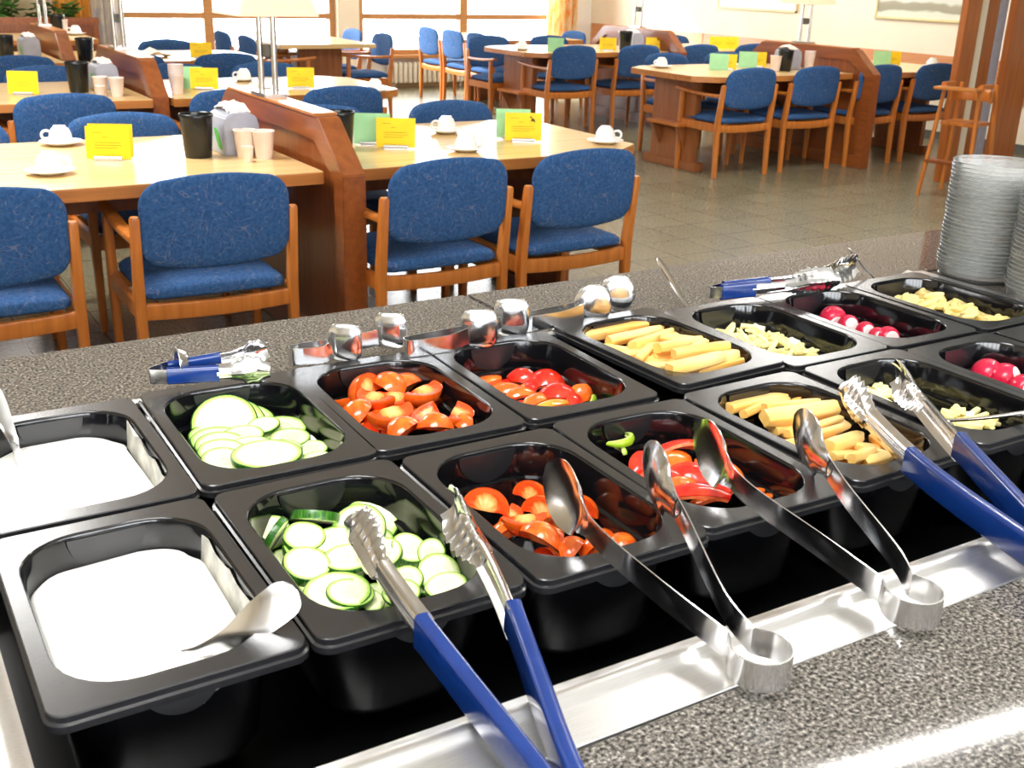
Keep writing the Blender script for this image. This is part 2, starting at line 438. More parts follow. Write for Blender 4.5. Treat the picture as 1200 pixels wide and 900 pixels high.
PR = {'cupA': (0.545, 4.061), 'cupB': (0.393, 3.42), 'cardA': (0.634, 3.631), 'binA': (0.953, 3.59), 'dispA': (1.116, 3.571), 'pcup1': (1.115, 3.527), 'pcup2': (1.17, 3.442), 'pcup3': (1.102, 3.468), 'bin2': (1.516, 3.555), 'card2g': (1.691, 3.634), 'card2y': (1.744, 3.516), 'cup2a': (2.151, 3.843), 'cup2b': (1.982, 3.354), 'cup2c': (2.661, 3.325), 'card3g': (2.342, 3.577), 'card3y': (2.345, 3.495), 'rcard': (0.69, 5.904), 'rbin': (0.983, 5.953), 'rdisp': (1.148, 6.0), 'rp1': (1.058, 5.754), 'rp2': (1.129, 5.69), 'rwht': (1.029, 5.635), 'qst': (1.36, 5.667), 'qred': (1.493, 5.952), 'qcard': (1.666, 5.904), 'qcardg': (1.597, 5.972), 'qcup': (2.04, 6.326), 'qcard2': (2.216, 5.803), 'qcup2': (2.565, 5.509), 'qnap': (2.252, 5.597), 'sbin': (0.943, 8.3), 'sdisp': (1.118, 8.313), 'sstk': (1.322, 7.895), 'sbin2': (1.42, 7.951), 'scard': (2.271, 8.02), 'snap': (1.972, 8.1), 'ucup': (1.84, 11.098), 'ucup2': (1.931, 10.962), 'ubin': (1.949, 12.256), 'bcup1': (5.543, 6.55), 'bcup2': (6.308, 6.596), 'bcard': (5.972, 6.261), 'bcardg': (5.904, 6.276), 'bcard2': (6.427, 6.404), 'bcard2g': (6.347, 6.421), 'bbin': (6.431, 6.082), 'bdisp': (6.597, 6.125), 'bstk': (6.619, 6.041), 'bstk0': (6.347, 6.101), 'ccup': (5.439, 8.5), 'cgrn': (5.648, 8.25), 'cyel': (6.259, 8.27), 'cbin': (6.5, 8.32), 'cdisp': (6.697, 8.36), 'dyel1': (6.841, 8.3), 'dyel2': (7.746, 8.4), 'dyel3': (7.897, 8.36), 'ecup': (8.17, 6.039), 'egrn': (7.811, 6.29), 'eyel': (7.909, 6.27), 'dcup': (8.103, 8.3)}
BOWL = (1.332, 0.471)
BOWL2 = (1.302, 0.322)


# ------------------------------------------------------------------ mesh helpers
def ss(a, b_, x):
    t = min(max((x - a) / (b_ - a), 0), 1); return t * t * (3 - 2 * t)

class MB:
    def __init__(self):
        self.v = []; self.f = []
    def add(self, vs, fs):
        o = len(self.v)
        self.v += [tuple(x) for x in vs]
        self.f += [tuple(i + o for i in f) for f in fs]
        return self
    def box(self, c, s, rot=None):
        x, y, z = s[0] / 2, s[1] / 2, s[2] / 2
        vs = [Vector((i * x, j * y, k * z)) for k in (-1, 1) for j in (-1, 1) for i in (-1, 1)]
        if rot is not None:
            m = rot if isinstance(rot, Matrix) else Euler(rot).to_matrix()
            vs = [m @ q for q in vs]
        c = Vector(c)
        return self.add([q + c for q in vs], [(0, 2, 3, 1), (4, 5, 7, 6), (0, 1, 5, 4), (2, 6, 7, 3), (0, 4, 6, 2), (1, 3, 7, 5)])
    def span(self, a, b):
        return self.box([(a[i] + b[i]) / 2 for i in range(3)], [abs(b[i] - a[i]) for i in range(3)])
    def bar(self, a, b, w, h, up=(0, 0, 1)):
        a = Vector(a); b = Vector(b); d = (b - a); L = d.length; d.normalize()
        u = Vector(up)
        s = d.cross(u)
        if s.length < 1e-4: s = d.cross(Vector((0, 1, 0)))
        s.normalize(); t = s.cross(d)
        m = Matrix((s, d, t)).transposed()
        return self.box((a + b) / 2, (w, L, h), m)
    def loft(self, rings, closed=True, cap0=True, cap1=True):
        n = len(rings[0]); o = len(self.v)
        for r in rings: self.v += [tuple(q) for q in r]
        for k in range(len(rings) - 1):
            for i in range(n if closed else n - 1):
                j = (i + 1) % n
                self.f.append((o + k * n + i, o + k * n + j, o + (k + 1) * n + j, o + (k + 1) * n + i))
        if cap0: self.f.append(tuple(o + i for i in reversed(range(n))))
        if cap1: self.f.append(tuple(o + (len(rings) - 1) * n + i for i in range(n)))
        return self
    def lathe(self, prof, seg=32, c=(0, 0, 0), caps=(True, True)):
        rings = [[(c[0] + r * math.cos(2 * PI * i / seg), c[1] + r * math.sin(2 * PI * i / seg), c[2] + z) for i in range(seg)] for r, z in prof]
        return self.loft(rings, True, caps[0], caps[1])
    def tube(self, pts, rad, seg=10, caps=True):
        P = [Vector(p) for p in pts]; rings = []
        prev = None
        for i, p in enumerate(P):
            d = (P[min(i + 1, len(P) - 1)] - P[max(i - 1, 0)]).normalized()
            u = Vector((0, 0, 1)) if prev is None else prev
            if abs(d.dot(u)) > .98: u = Vector((1, 0, 0))
            s = d.cross(u).normalized(); t = s.cross(d).normalized(); prev = t
            r = rad[i] if isinstance(rad, (list, tuple)) else rad
            rings.append([p + s * (r * math.cos(2 * PI * k / seg)) + t * (r * math.sin(2 * PI * k / seg)) for k in range(seg)])
        return self.loft(rings, True, caps, caps)
    def prism(self, poly, axis, a, b):
        def P(q, t):
            return {'x': (t, q[0], q[1]), 'y': (q[0], t, q[1]), 'z': (q[0], q[1], t)}[axis]
        return self.loft([[P(q, a) for q in poly], [P(q, b) for q in poly]])
    def build(self, name, mat=None, parent=None, smooth=40, bevel=0, seg=2):
        me = bpy.data.meshes.new(name)
        me.from_pydata(self.v, [], self.f)
        bm = bmesh.new(); bm.from_mesh(me)
        bmesh.ops.recalc_face_normals(bm, faces=bm.faces)
        if bevel:
            es = [e for e in bm.edges if len(e.link_faces) == 2 and e.calc_face_angle(0) > R(30)]
            bmesh.ops.bevel(bm, geom=es, offset=bevel, segments=seg, affect='EDGES', clamp_overlap=True)
        bm.to_mesh(me); bm.free()
        if smooth:
            me.shade_smooth()
            me.set_sharp_from_angle(angle=R(smooth))
        if mat is not None: me.materials.append(mat)
        o = bpy.data.objects.new(name, me); COL.objects.link(o)
        if parent is not None: o.parent = parent
        return o

def tag(o, label=None, cat=None, group=None, kind=None):
    if label: o['label'] = label
    if cat: o['category'] = cat
    if group: o['group'] = group
    if kind: o['kind'] = kind
    return o

def empty(name, loc=(0, 0, 0), rz=0):
    o = bpy.data.objects.new(name, None); COL.objects.link(o)
    o.empty_display_size = .05
    o.location = loc; o.rotation_euler = (0, 0, rz)
    return o

def kids(o):
    return KIDS.get(o.name, None) if False else [c for c in o.children]

def copy_tree(o, parent=None):
    c = o.copy(); COL.objects.link(c)
    if parent is not None: c.parent = parent
    for ch in kids(o): copy_tree(ch, c)
    return c

class Stamp:
    """first use hands out the original, later uses hand out copies of it and of its parts"""
    def __init__(self, root): self.root = root; self.used = False
    def __call__(self, loc, rot=(0, 0, 0), scale=None, label=None, group=None):
        o = copy_tree(self.root) if self.used else self.root
        self.used = True
        o.location = loc
        o.rotation_euler = rot if not isinstance(rot, (int, float)) else (0, 0, rot)
        if scale is not None: o.scale = scale if isinstance(scale, (tuple, list)) else (scale,) * 3
        if label: o['label'] = label
        if group: o['group'] = group
        return o

def rrect(w, d, r, n=6, c=(0, 0), z=0):
    r = min(r, w / 2 - 1e-5, d / 2 - 1e-5); out = []
    for sx, sy, a0 in ((1, 1, 0), (-1, 1, 90), (-1, -1, 180), (1, -1, 270)):
        for k in range(n + 1):
            a = R(a0 + 90 * k / n)
            out.append((c[0] + sx * (w / 2 - r) + r * math.cos(a), c[1] + sy * (d / 2 - r) + r * math.sin(a), z))
    return out

def catmull(P, n=8):
    P = [Vector(p) for p in P]; Q = [P[0] * 2 - P[1]] + P + [P[-1] * 2 - P[-2]]; out = []
    for i in range(1, len(Q) - 2):
        for k in range(n):
            t = k / n; a, b, c, d = Q[i - 1:i + 3]
            out.append(.5 * ((2 * b) + (c - a) * t + (2 * a - 5 * b + 4 * c - d) * t * t + (3 * b - a - 3 * c + d) * t ** 3))
    out.append(P[-1]); return out

# ------------------------------------------------------------------ materials
def S(r, g, b):
    f = lambda c: (c / 255) / 12.92 if c / 255 <= .04045 else ((c / 255 + .055) / 1.055) ** 2.4
    return (f(r), f(g), f(b), 1)

def mat(name, col, rough=.5, metal=0, var=None, scale=20, stretch=None, bump=0, bscale=None, coat=0, spec=None, trans=0, sss=0, emit=None, estr=0, detail=4, ramp=(.35, .65)):
    m = bpy.data.materials.new(name); m.use_nodes = True
    nt = m.node_tree; b = nt.nodes['Principled BSDF']; L = nt.links
    b.inputs['Base Color'].default_value = col
    b.inputs['Roughness'].default_value = rough
    b.inputs['Metallic'].default_value = metal
    if coat: b.inputs['Coat Weight'].default_value = coat; b.inputs['Coat Roughness'].default_value = .12
    if spec is not None: b.inputs['Specular IOR Level'].default_value = spec
    if sss:
        b.inputs['Subsurface Weight'].default_value = sss
        b.inputs['Subsurface Radius'].default_value = (.01, .008, .005); b.inputs['Subsurface Scale'].default_value = .6
    if emit: b.inputs['Emission Color'].default_value = emit; b.inputs['Emission Strength'].default_value = estr
    if var is not None or bump:
        tc = nt.nodes.new('ShaderNodeTexCoord'); mp = nt.nodes.new('ShaderNodeMapping')
        L.new(tc.outputs['Object'], mp.inputs['Vector'])
        if stretch: mp.inputs['Scale'].default_value = stretch
        nz = nt.nodes.new('ShaderNodeTexNoise'); nz.inputs['Scale'].default_value = scale; nz.inputs['Detail'].default_value = detail
        L.new(mp.outputs['Vector'], nz.inputs['Vector'])
        if var is not None:
            rp = nt.nodes.new('ShaderNodeValToRGB')
            rp.color_ramp.elements[0].position = ramp[0]; rp.color_ramp.elements[1].position = ramp[1]
            rp.color_ramp.elements[0].color = col; rp.color_ramp.elements[1].color = var
            L.new(nz.outputs['Fac'], rp.inputs['Fac']); L.new(rp.outputs['Color'], b.inputs['Base Color'])
        if bump:
            nb = nz
            if bscale:
                nb = nt.nodes.new('ShaderNodeTexNoise'); nb.inputs['Scale'].default_value = bscale; nb.inputs['Detail'].default_value = 3
                L.new(mp.outputs['Vector'], nb.inputs['Vector'])
            bp = nt.nodes.new('ShaderNodeBump'); bp.inputs['Strength'].default_value = bump; bp.inputs['Distance'].default_value = .002
            L.new(nb.outputs['Fac'], bp.inputs['Height']); L.new(bp.outputs['Normal'], b.inputs['Normal'])
    return m

def wood(name, c1, c2, rough=.35, axis='z', coat=.3):
    st = {'z': (9, 9, .7), 'x': (.7, 9, 9), 'y': (9, .7, 9)}[axis]
    return mat(name, c1, rough, var=c2, scale=4, stretch=st, coat=coat, detail=6, ramp=(.3, .7))

M = {}
M['chair_wood'] = wood('chair wood', S(176, 98, 34), S(206, 126, 52))
M['dark_wood'] = wood('dark panel wood', S(116, 58, 22), S(142, 76, 32), .35)
M['dark_wood_y'] = wood('dark rail wood', S(124, 64, 25), S(152, 84, 38), .3, 'y', .5)
M['mid_wood'] = wood('table base wood', S(134, 76, 36), S(160, 96, 48), .45)
M['edge_wood'] = wood('table edge wood', S(170, 104, 44), S(196, 126, 60), .35, 'x')
M['table_top'] = mat('pale table laminate', S(222, 186, 126), .22, var=S(232, 200, 144), scale=3, stretch=(1, 12, 12), spec=.7)
M['wainscot'] = wood('wall rail wood', S(196, 128, 76), S(212, 146, 92), .45, 'y')
M['post_wood'] = wood('screen post wood', S(150, 80, 30), S(172, 98, 40), .4)
M['sill_wood'] = wood('window wood', S(176, 122, 66), S(190, 138, 82), .5, 'x')
M['cream'] = mat('cream wall paint', S(232, 220, 196), .8, var=S(236, 225, 203), scale=3)
M['white_wall'] = mat('white wall paint', S(240, 238, 232), .8, var=S(244, 242, 238), scale=3)
M['ceiling'] = mat('ceiling paint', S(242, 242, 240), .9, var=S(246, 246, 244), scale=3)
M['black'] = mat('black polycarbonate', S(10, 10, 12), .09, var=S(14, 14, 17), scale=40, spec=.65)
M['black_rim'] = mat('black pan rim plastic', S(26, 26, 28), .24, var=S(34, 34, 36), scale=300, spec=.7, bump=.04, bscale=500)
M['tub'] = mat('black well lining', S(6, 6, 7), .3, var=S(9, 9, 10), scale=30)
M['steel'] = mat('polished steel', (.80, .80, .81, 1), .17, 1, var=(.74, .74, .75, 1), scale=60)
M['brushed'] = mat('brushed steel', (.80, .80, .80, 1), .36, 1, var=(.72, .72, .72, 1), scale=40, stretch=(1, 30, 30))
M['chrome'] = mat('lamp pole steel', (.68, .66, .62, 1), .25, 1, var=(.6, .58, .55, 1), scale=30, stretch=(8, 8, .5))
M['blue_grip'] = mat('blue vinyl grip', S(12, 42, 104), .2, var=S(16, 48, 114), scale=30, coat=.4)
M['yogurt'] = mat('white dressing', S(250, 250, 246), .35, var=S(244, 244, 238), scale=40, bump=.25, bscale=90)
M['residue'] = mat('smeared dressing', S(205, 203, 192), .4, var=S(160, 158, 150), scale=70)
M['cuc_skin'] = mat('cucumber skin', S(22, 74, 18), .28, var=S(78, 136, 36), scale=3, stretch=(4, 4, .4), ramp=(.45, .7))
M['tom_skin'] = mat('tomato skin', S(230, 80, 18), .16, var=S(242, 116, 34), scale=2, spec=.6)
M['pep_r'] = mat('red pepper skin', S(216, 26, 18), .14, var=S(232, 60, 34), scale=60, spec=.7)
M['pep_o'] = mat('orange pepper skin', S(238, 96, 26), .14, var=S(244, 124, 40), scale=60, spec=.7)
M['pep_y'] = mat('yellow pepper skin', S(244, 164, 50), .16, var=S(246, 140, 40), scale=60, spec=.7)
M['pep_g'] = mat('green pepper skin', S(134, 184, 30), .14, var=S(166, 206, 52), scale=60, spec=.7)
M['pep_flesh'] = mat('pepper flesh', S(240, 100, 60), .3, var=S(250, 140, 84), scale=90)
M['pep_gflesh'] = mat('green pepper flesh', S(196, 222, 110), .3, var=S(210, 230, 130), scale=90)
M['carrot'] = mat('cut carrot', S(255, 220, 146), .42, var=S(252, 198, 104), scale=36, stretch=(1, .25, 1), bump=.2, bscale=160)
M['carrot2'] = mat('orange cut carrot', S(250, 182, 84), .4, var=S(252, 204, 122), scale=36, stretch=(1, .25, 1), bump=.2, bscale=160)
M['cheese'] = mat('pale cheese', S(255, 240, 158), .42, var=S(255, 247, 190), scale=60)
M['egg'] = mat('white curd', S(250, 248, 238), .5, var=S(244, 240, 226), scale=60)
M['radish'] = mat('radish skin', S(204, 24, 62), .22, var=S(226, 70, 96), scale=60, ramp=(.5, .8))
M['radish_cut'] = mat('radish flesh', S(250, 240, 238), .35, var=S(246, 214, 216), scale=60)
M['mushroom'] = mat('mushroom', S(250, 232, 160), .25, var=S(242, 214, 130), scale=80, coat=.3, bump=.3, bscale=120)
M['china'] = mat('white china', S(242, 241, 238), .15, var=S(238, 237, 233), scale=10)
M['yellow_card'] = mat('yellow card', S(248, 212, 10), .6, var=S(244, 204, 8), scale=14)
M['green_card'] = mat('mint green card', S(164, 222, 170), .6, var=S(156, 214, 160), scale=14)
M['ink'] = mat('printed ink', S(150, 120, 10), .7, var=S(130, 104, 10), scale=90)
M['ink_dark'] = mat('dark printed ink', S(60, 50, 20), .7, var=S(70, 60, 24), scale=90)
M['bin'] = mat('black bin plastic', S(16, 20, 20), .25, var=S(22, 26, 26), scale=30)
M['paper_cup'] = mat('paper cup', S(238, 224, 216), .7, var=S(232, 216, 208), scale=30)
M['cup_print'] = mat('printed cup', S(224, 160, 140), .7, var=S(240, 214, 200), scale=60)
M['dispenser'] = mat('grey dispenser shell', S(168, 172, 186), .35, var=S(158, 162, 176), scale=20)
M['leaf_print'] = mat('green leaf print', S(40, 160, 50), .5, var=S(70, 180, 70), scale=30)
M['napkin'] = mat('paper napkin', S(244, 236, 226), .9, var=S(236, 226, 214), scale=40)
M['shade'] = mat('lamp shade fabric', S(244, 228, 206), .8, var=S(240, 220, 196), scale=80, emit=S(255, 232, 208), estr=.55)
M['grey_box'] = mat('grey switch plastic', S(90, 88, 80), .5, var=S(100, 98, 90), scale=20)
M['radiator'] = mat('cream radiator enamel', S(230, 226, 210), .4, var=S(224, 220, 204), scale=10)
M['curtain_y'] = mat('yellow curtain cloth', S(244, 196, 96), .8, var=S(236, 176, 70), scale=5, stretch=(4, 4, .6))
M['curtain_p'] = mat('patterned curtain cloth', S(252, 240, 210), .8, var=S(246, 192, 96), scale=8, stretch=(3, 3, 1), ramp=(.42, .68))
M['curtain_w'] = mat('pale curtain cloth', S(236, 228, 212), .8, var=S(214, 208, 206), scale=10)
M['leaf'] = mat('plant leaf', S(40, 84, 30), .5, var=S(80, 126, 50), scale=9)
M['beige'] = mat('beige stone', S(196, 178, 140), .8, var=S(206, 190, 154), scale=6)
M['lamp_white'] = mat('fluorescent diffuser', S(255, 255, 255), .5, var=S(252, 252, 252), scale=4, emit=(1, 1, 1, 1), estr=9)
M['fixture'] = mat('white lamp housing', S(238, 238, 238), .5, var=S(232, 232, 232), scale=4)
M['frame_gold'] = mat('pale gold frame', S(226, 206, 150), .4, var=S(216, 194, 134), scale=20)
M['cabinet'] = wood('counter front wood', S(128, 70, 30), S(150, 86, 40), .4)

def m_fabric():
    m = mat('blue chair fabric', S(40, 76, 124), .9, var=S(56, 94, 142), scale=90, detail=3, spec=.2)
    nt = m.node_tree; b = nt.nodes['Principled BSDF']; L = nt.links
    old = b.inputs['Base Color'].links[0].from_socket
    tc = nt.nodes.new('ShaderNodeTexCoord')
    nz = nt.nodes.new('ShaderNodeTexNoise'); nz.inputs['Scale'].default_value = 14; nz.inputs['Detail'].default_value = 1; nz.inputs['Distortion'].default_value = 2.2
    L.new(tc.outputs['Object'], nz.inputs['Vector'])
    rp = nt.nodes.new('ShaderNodeValToRGB'); cr = rp.color_ramp
    cr.elements[0].position = .485; cr.elements[0].color = (0, 0, 0, 1)
    cr.elements[1].position = .515; cr.elements[1].color = (0, 0, 0, 1)
    e = cr.elements.new(.5); e.color = (1, 1, 1, 1)
    L.new(nz.outputs['Fac'], rp.inputs['Fac'])
    mx = nt.nodes.new('ShaderNodeMix'); mx.data_type = 'RGBA'
    mul = nt.nodes.new('ShaderNodeMath'); mul.operation = 'MULTIPLY'; mul.inputs[1].default_value = .38
    L.new(rp.outputs['Color'], mul.inputs[0]); L.new(mul.outputs[0], mx.inputs[0])
    L.new(old, mx.inputs[6]); mx.inputs[7].default_value = S(150, 140, 150)
    L.new(mx.outputs[2], b.inputs['Base Color'])
    return m
M['fabric'] = m_fabric()

def m_granite():
    m = mat('speckled granite', S(110, 106, 102), .05, spec=.5)
    nt = m.node_tree; b = nt.nodes['Principled BSDF']; L = nt.links
    tc = nt.nodes.new('ShaderNodeTexCoord')
    a = nt.nodes.new('ShaderNodeTexNoise'); a.inputs['Scale'].default_value = 330; a.inputs['Detail'].default_value = 3; a.inputs['Roughness'].default_value = .6
    c = nt.nodes.new('ShaderNodeTexVoronoi'); c.inputs['Scale'].default_value = 380
    L.new(tc.outputs['Object'], a.inputs['Vector']); L.new(tc.outputs['Object'], c.inputs['Vector'])
    r1 = nt.nodes.new('ShaderNodeValToRGB'); r1.color_ramp.interpolation = 'LINEAR'
    els = r1.color_ramp.elements
    els[0].position = .36; els[0].color = S(30, 30, 31)
    els[1].position = .66; els[1].color = S(172, 168, 162)
    e = els.new(.46); e.color = S(92, 88, 84)
    e = els.new(.56); e.color = S(126, 121, 115)
    L.new(a.outputs['Fac'], r1.inputs['Fac'])
    mx = nt.nodes.new('ShaderNodeMix'); mx.data_type = 'RGBA'; mx.blend_type = 'MULTIPLY'; mx.inputs[0].default_value = .45
    r2 = nt.nodes.new('ShaderNodeValToRGB'); r2.color_ramp.elements[0].color = S(120, 116, 112); r2.color_ramp.elements[1].color = S(255, 252, 246)
    sp = nt.nodes.new('ShaderNodeSeparateColor'); L.new(c.outputs['Color'], sp.inputs[0]); L.new(sp.outputs[0], r2.inputs['Fac'])
    L.new(r1.outputs['Color'], mx.inputs[6]); L.new(r2.outputs['Color'], mx.inputs[7])
    L.new(mx.outputs[2], b.inputs['Base Color'])
    return m
M['granite'] = m_granite()

def m_tiles():
    m = mat('grey green floor tile', S(140, 136, 112), .26, spec=.6)
    nt = m.node_tree; b = nt.nodes['Principled BSDF']; L = nt.links
    tc = nt.nodes.new('ShaderNodeTexCoord')
    br = nt.nodes.new('ShaderNodeTexBrick'); br.offset = 0; br.squash = 1
    br.inputs['Scale'].default_value = 1; br.inputs['Brick Width'].default_value = .3; br.inputs['Row Height'].default_value = .3
    br.inputs['Mortar Size'].default_value = .004; br.inputs['Mortar Smooth'].default_value = .2
    br.inputs['Color1'].default_value = S(126, 121, 100); br.inputs['Color2'].default_value = S(136, 131, 109); br.inputs['Mortar'].default_value = S(92, 86, 68)
    L.new(tc.outputs['Object'], br.inputs['Vector'])
    nz = nt.nodes.new('ShaderNodeTexNoise'); nz.inputs['Scale'].default_value = 70; nz.inputs['Detail'].default_value = 4
    L.new(tc.outputs['Object'], nz.inputs['Vector'])
    rp = nt.nodes.new('ShaderNodeValToRGB'); rp.color_ramp.elements[0].color = S(176, 170, 150); rp.color_ramp.elements[1].color = S(255, 255, 250)
    rp.color_ramp.elements[0].position = .3; rp.color_ramp.elements[1].position = .65
    L.new(nz.outputs['Fac'], rp.inputs['Fac'])
    mx = nt.nodes.new('ShaderNodeMix'); mx.data_type = 'RGBA'; mx.blend_type = 'MULTIPLY'; mx.inputs[0].default_value = .8
    L.new(br.outputs['Color'], mx.inputs[6]); L.new(rp.outputs['Color'], mx.inputs[7]); L.new(mx.outputs[2], b.inputs['Base Color'])
    bp = nt.nodes.new('ShaderNodeBump'); bp.inputs['Strength'].default_value = .15; bp.inputs['Distance'].default_value = .003
    L.new(nz.outputs['Fac'], bp.inputs['Height']); L.new(bp.outputs['Normal'], b.inputs['Normal'])
    return m
M['tiles'] = m_tiles()

def make_translucent(m, k=.5):
    nt = m.node_tree; L = nt.links; b = nt.nodes['Principled BSDF']; out = nt.nodes['Material Output']
    tl_ = nt.nodes.new('ShaderNodeBsdfTranslucent'); mx = nt.nodes.new('ShaderNodeMixShader'); mx.inputs[0].default_value = k
    if b.inputs['Base Color'].links: L.new(b.inputs['Base Color'].links[0].from_socket, tl_.inputs[0])
    L.new(b.outputs[0], mx.inputs[1]); L.new(tl_.outputs[0], mx.inputs[2]); L.new(mx.outputs[0], out.inputs[0])
for k_ in ('curtain_y', 'curtain_p', 'curtain_w', 'shade'): make_translucent(M[k_])

def m_radial(name, stops, noise=0, nscale=8, rough=.3, axis='z', bump=.2):
    """colour by distance from the object's own axis, as in a cut fruit"""
    m = mat(name, stops[0][1], rough, bump=bump, scale=nscale)
    nt = m.node_tree; b = nt.nodes['Principled BSDF']; L = nt.links
    tc = nt.nodes.new('ShaderNodeTexCoord')
    mp = nt.nodes.new('ShaderNodeMapping'); mp.inputs['Scale'].default_value = {'z': (1, 1, 0), 'n': (1, 1, 1)}[axis]
    L.new(tc.outputs['Object'], mp.inputs['Vector'])
    ln = nt.nodes.new('ShaderNodeVectorMath'); ln.operation = 'LENGTH'; L.new(mp.outputs[0], ln.inputs[0])
    nz = nt.nodes.new('ShaderNodeTexNoise'); nz.inputs['Scale'].default_value = nscale; nz.inputs['Detail'].default_value = 3
    L.new(tc.outputs['Object'], nz.inputs['Vector'])
    ma = nt.nodes.new('ShaderNodeMath'); ma.operation = 'MULTIPLY_ADD'; ma.inputs[1].default_value = noise
    L.new(nz.outputs['Fac'], ma.inputs[0]); L.new(ln.outputs['Value'], ma.inputs[2])
    rp = nt.nodes.new('ShaderNodeValToRGB'); els = rp.color_ramp.elements
    els[0].position, els[0].color = stops[0]; els[1].position, els[1].color = stops[-1]
    for p, c in stops[1:-1]:
        e = els.new(p); e.color = c
    L.new(ma.outputs[0], rp.inputs['Fac']); L.new(rp.outputs['Color'], b.inputs['Base Color'])
    return m
M['cuc_flesh'] = m_radial('cucumber flesh', [(.0, S(226, 234, 170)), (.30, S(240, 244, 196)), (.5, S(232, 240, 182)), (.62, S(244, 248, 210)), (.86, S(238, 246, 190)), (.97, S(170, 214, 90))], .12, 7)
M['tom_flesh'] = m_radial('tomato flesh', [(.0, S(250, 206, 140)), (.30, S(250, 190, 120)), (.52, S(244, 150, 72)), (.66, S(232, 84, 30)), (.98, S(232, 74, 24))], .18, 6, axis='n')

def m_clear(name, tint, white, gl=.35):
    m = bpy.data.materials.new(name); m.use_nodes = True
    nt = m.node_tree; L = nt.links; nt.nodes.clear()
    out = nt.nodes.new('ShaderNodeOutputMaterial')
    tr = nt.nodes.new('ShaderNodeBsdfTransparent'); tr.inputs[0].default_value = tint
    df = nt.nodes.new('ShaderNodeBsdfDiffuse'); df.inputs[0].default_value = (.9, .93, .93, 1)
    gs = nt.nodes.new('ShaderNodeBsdfGlossy'); gs.inputs['Roughness'].default_value = .04; gs.inputs[0].default_value = (1, 1, 1, 1)
    lw = nt.nodes.new('ShaderNodeLayerWeight'); lw.inputs[0].default_value = gl
    tl_ = nt.nodes.new('ShaderNodeBsdfTranslucent'); tl_.inputs[0].default_value = (.95, .97, .97, 1)
    m0 = nt.nodes.new('ShaderNodeMixShader'); m0.inputs[0].default_value = .5; L.new(df.outputs[0], m0.inputs[1]); L.new(tl_.outputs[0], m0.inputs[2])
    m1 = nt.nodes.new('ShaderNodeMixShader'); m1.inputs[0].default_value = white
    m2 = nt.nodes.new('ShaderNodeMixShader')
    L.new(tr.outputs[0], m1.inputs[1]); L.new(m0.outputs[0], m1.inputs[2])
    L.new(lw.outputs['Fresnel'], m2.inputs[0]); L.new(m1.outputs[0], m2.inputs[1]); L.new(gs.outputs[0], m2.inputs[2])
    L.new(m2.outputs[0], out.inputs[0])
    return m
M['bowl_glass'] = m_clear('pressed bowl glass', (.998, 1, 1, 1), .23, .12)
M['bowl_rim'] = m_clear('bowl rim glass', (1, 1, 1, 1), .30, .22)
M['pane'] = m_clear('window pane glass', (1, 1, 1, 1), .0, .08)

def m_picture(name, bands):
    m = mat(name, bands[0][1], .6)
    nt = m.node_tree; b = nt.nodes['Principled BSDF']; L = nt.links
    tc = nt.nodes.new('ShaderNodeTexCoord'); sp = nt.nodes.new('ShaderNodeSeparateXYZ'); L.new(tc.outputs['Generated'], sp.inputs[0])
    nz = nt.nodes.new('ShaderNodeTexNoise'); nz.inputs['Scale'].default_value = 5; L.new(tc.outputs['Generated'], nz.inputs['Vector'])
    ma = nt.nodes.new('ShaderNodeMath'); ma.operation = 'MULTIPLY_ADD'; ma.inputs[1].default_value = .12
    L.new(nz.outputs['Fac'], ma.inputs[0]); L.new(sp.outputs['Z'], ma.inputs[2])
    rp = nt.nodes.new('ShaderNodeValToRGB'); els = rp.color_ramp.elements
    els[0].position, els[0].color = bands[0]; els[1].position, els[1].color = bands[-1]
    for p, c in bands[1:-1]:
        e = els.new(p); e.color = c
    L.new(ma.outputs[0], rp.inputs['Fac']); L.new(rp.outputs['Color'], b.inputs['Base Color'])
    return m

# ------------------------------------------------------------------ the setting
def struct(mb, name, m, **k):
    o = mb.build(name, m, **k); o['kind'] = 'structure'; return o
XL, XR, YF, YB, H = -4.2, 9.0, -3.6, 12.45, 2.9
struct(MB().span((XL, YF, -.1), (XR + .2, YB + .2, 0)), 'floor', M['tiles'], smooth=0)
struct(MB().span((XL, YF, H), (XR + .2, YB + .2, H + .1)), 'ceiling', M['ceiling'], smooth=0)
struct(MB().span((XR, YF, 0), (XR + .2, YB + .2, H)), 'wall_right', M['cream'], smooth=0)
struct(MB().span((XL - .2, YF, 0), (XL, YB + .2, H)), 'wall_left', M['cream'], smooth=0)
fw = (-2.4, 3.4, .95, 2.5)
wf = MB(); wf.span((XL - .2, YF - .2, 0), (XR + .2, YF, fw[2])); wf.span((XL - .2, YF - .2, fw[3]), (XR + .2, YF, H))
wf.span((XL - .2, YF - .2, fw[2]), (fw[0], YF, fw[3])); wf.span((fw[1], YF - .2, fw[2]), (XR + .2, YF, fw[3]))
struct(wf, 'wall_front', M['white_wall'], smooth=0)
w3 = empty('window_3', (0, YF, fw[2])); w3['kind'] = 'structure'; fr = MB(); fh = fw[3] - fw[2]
fr.span((fw[0], -.09, 0), (fw[1], .02, .06)); fr.span((fw[0], -.09, fh - .06), (fw[1], .02, fh))
for k in range(7):
    x = fw[0] + (fw[1] - fw[0]) * k / 6; fr.span((x - .035, -.09, 0), (x + .035, .02, fh))
fr.build('window_frame', M['sill_wood'], w3, bevel=.004)
MB().span((fw[0], -.05, .03), (fw[1], -.045, fh - .03)).build('pane', M['pane'], w3, smooth=0)
wb = MB()
SILL, HEAD = .40, 2.6
wins = [(2.66, 5.20), (5.50, 8.42)]
wb.span((XL, YB, 0), (XR, YB + .2, SILL)); wb.span((XL, YB, HEAD), (XR, YB + .2, H))
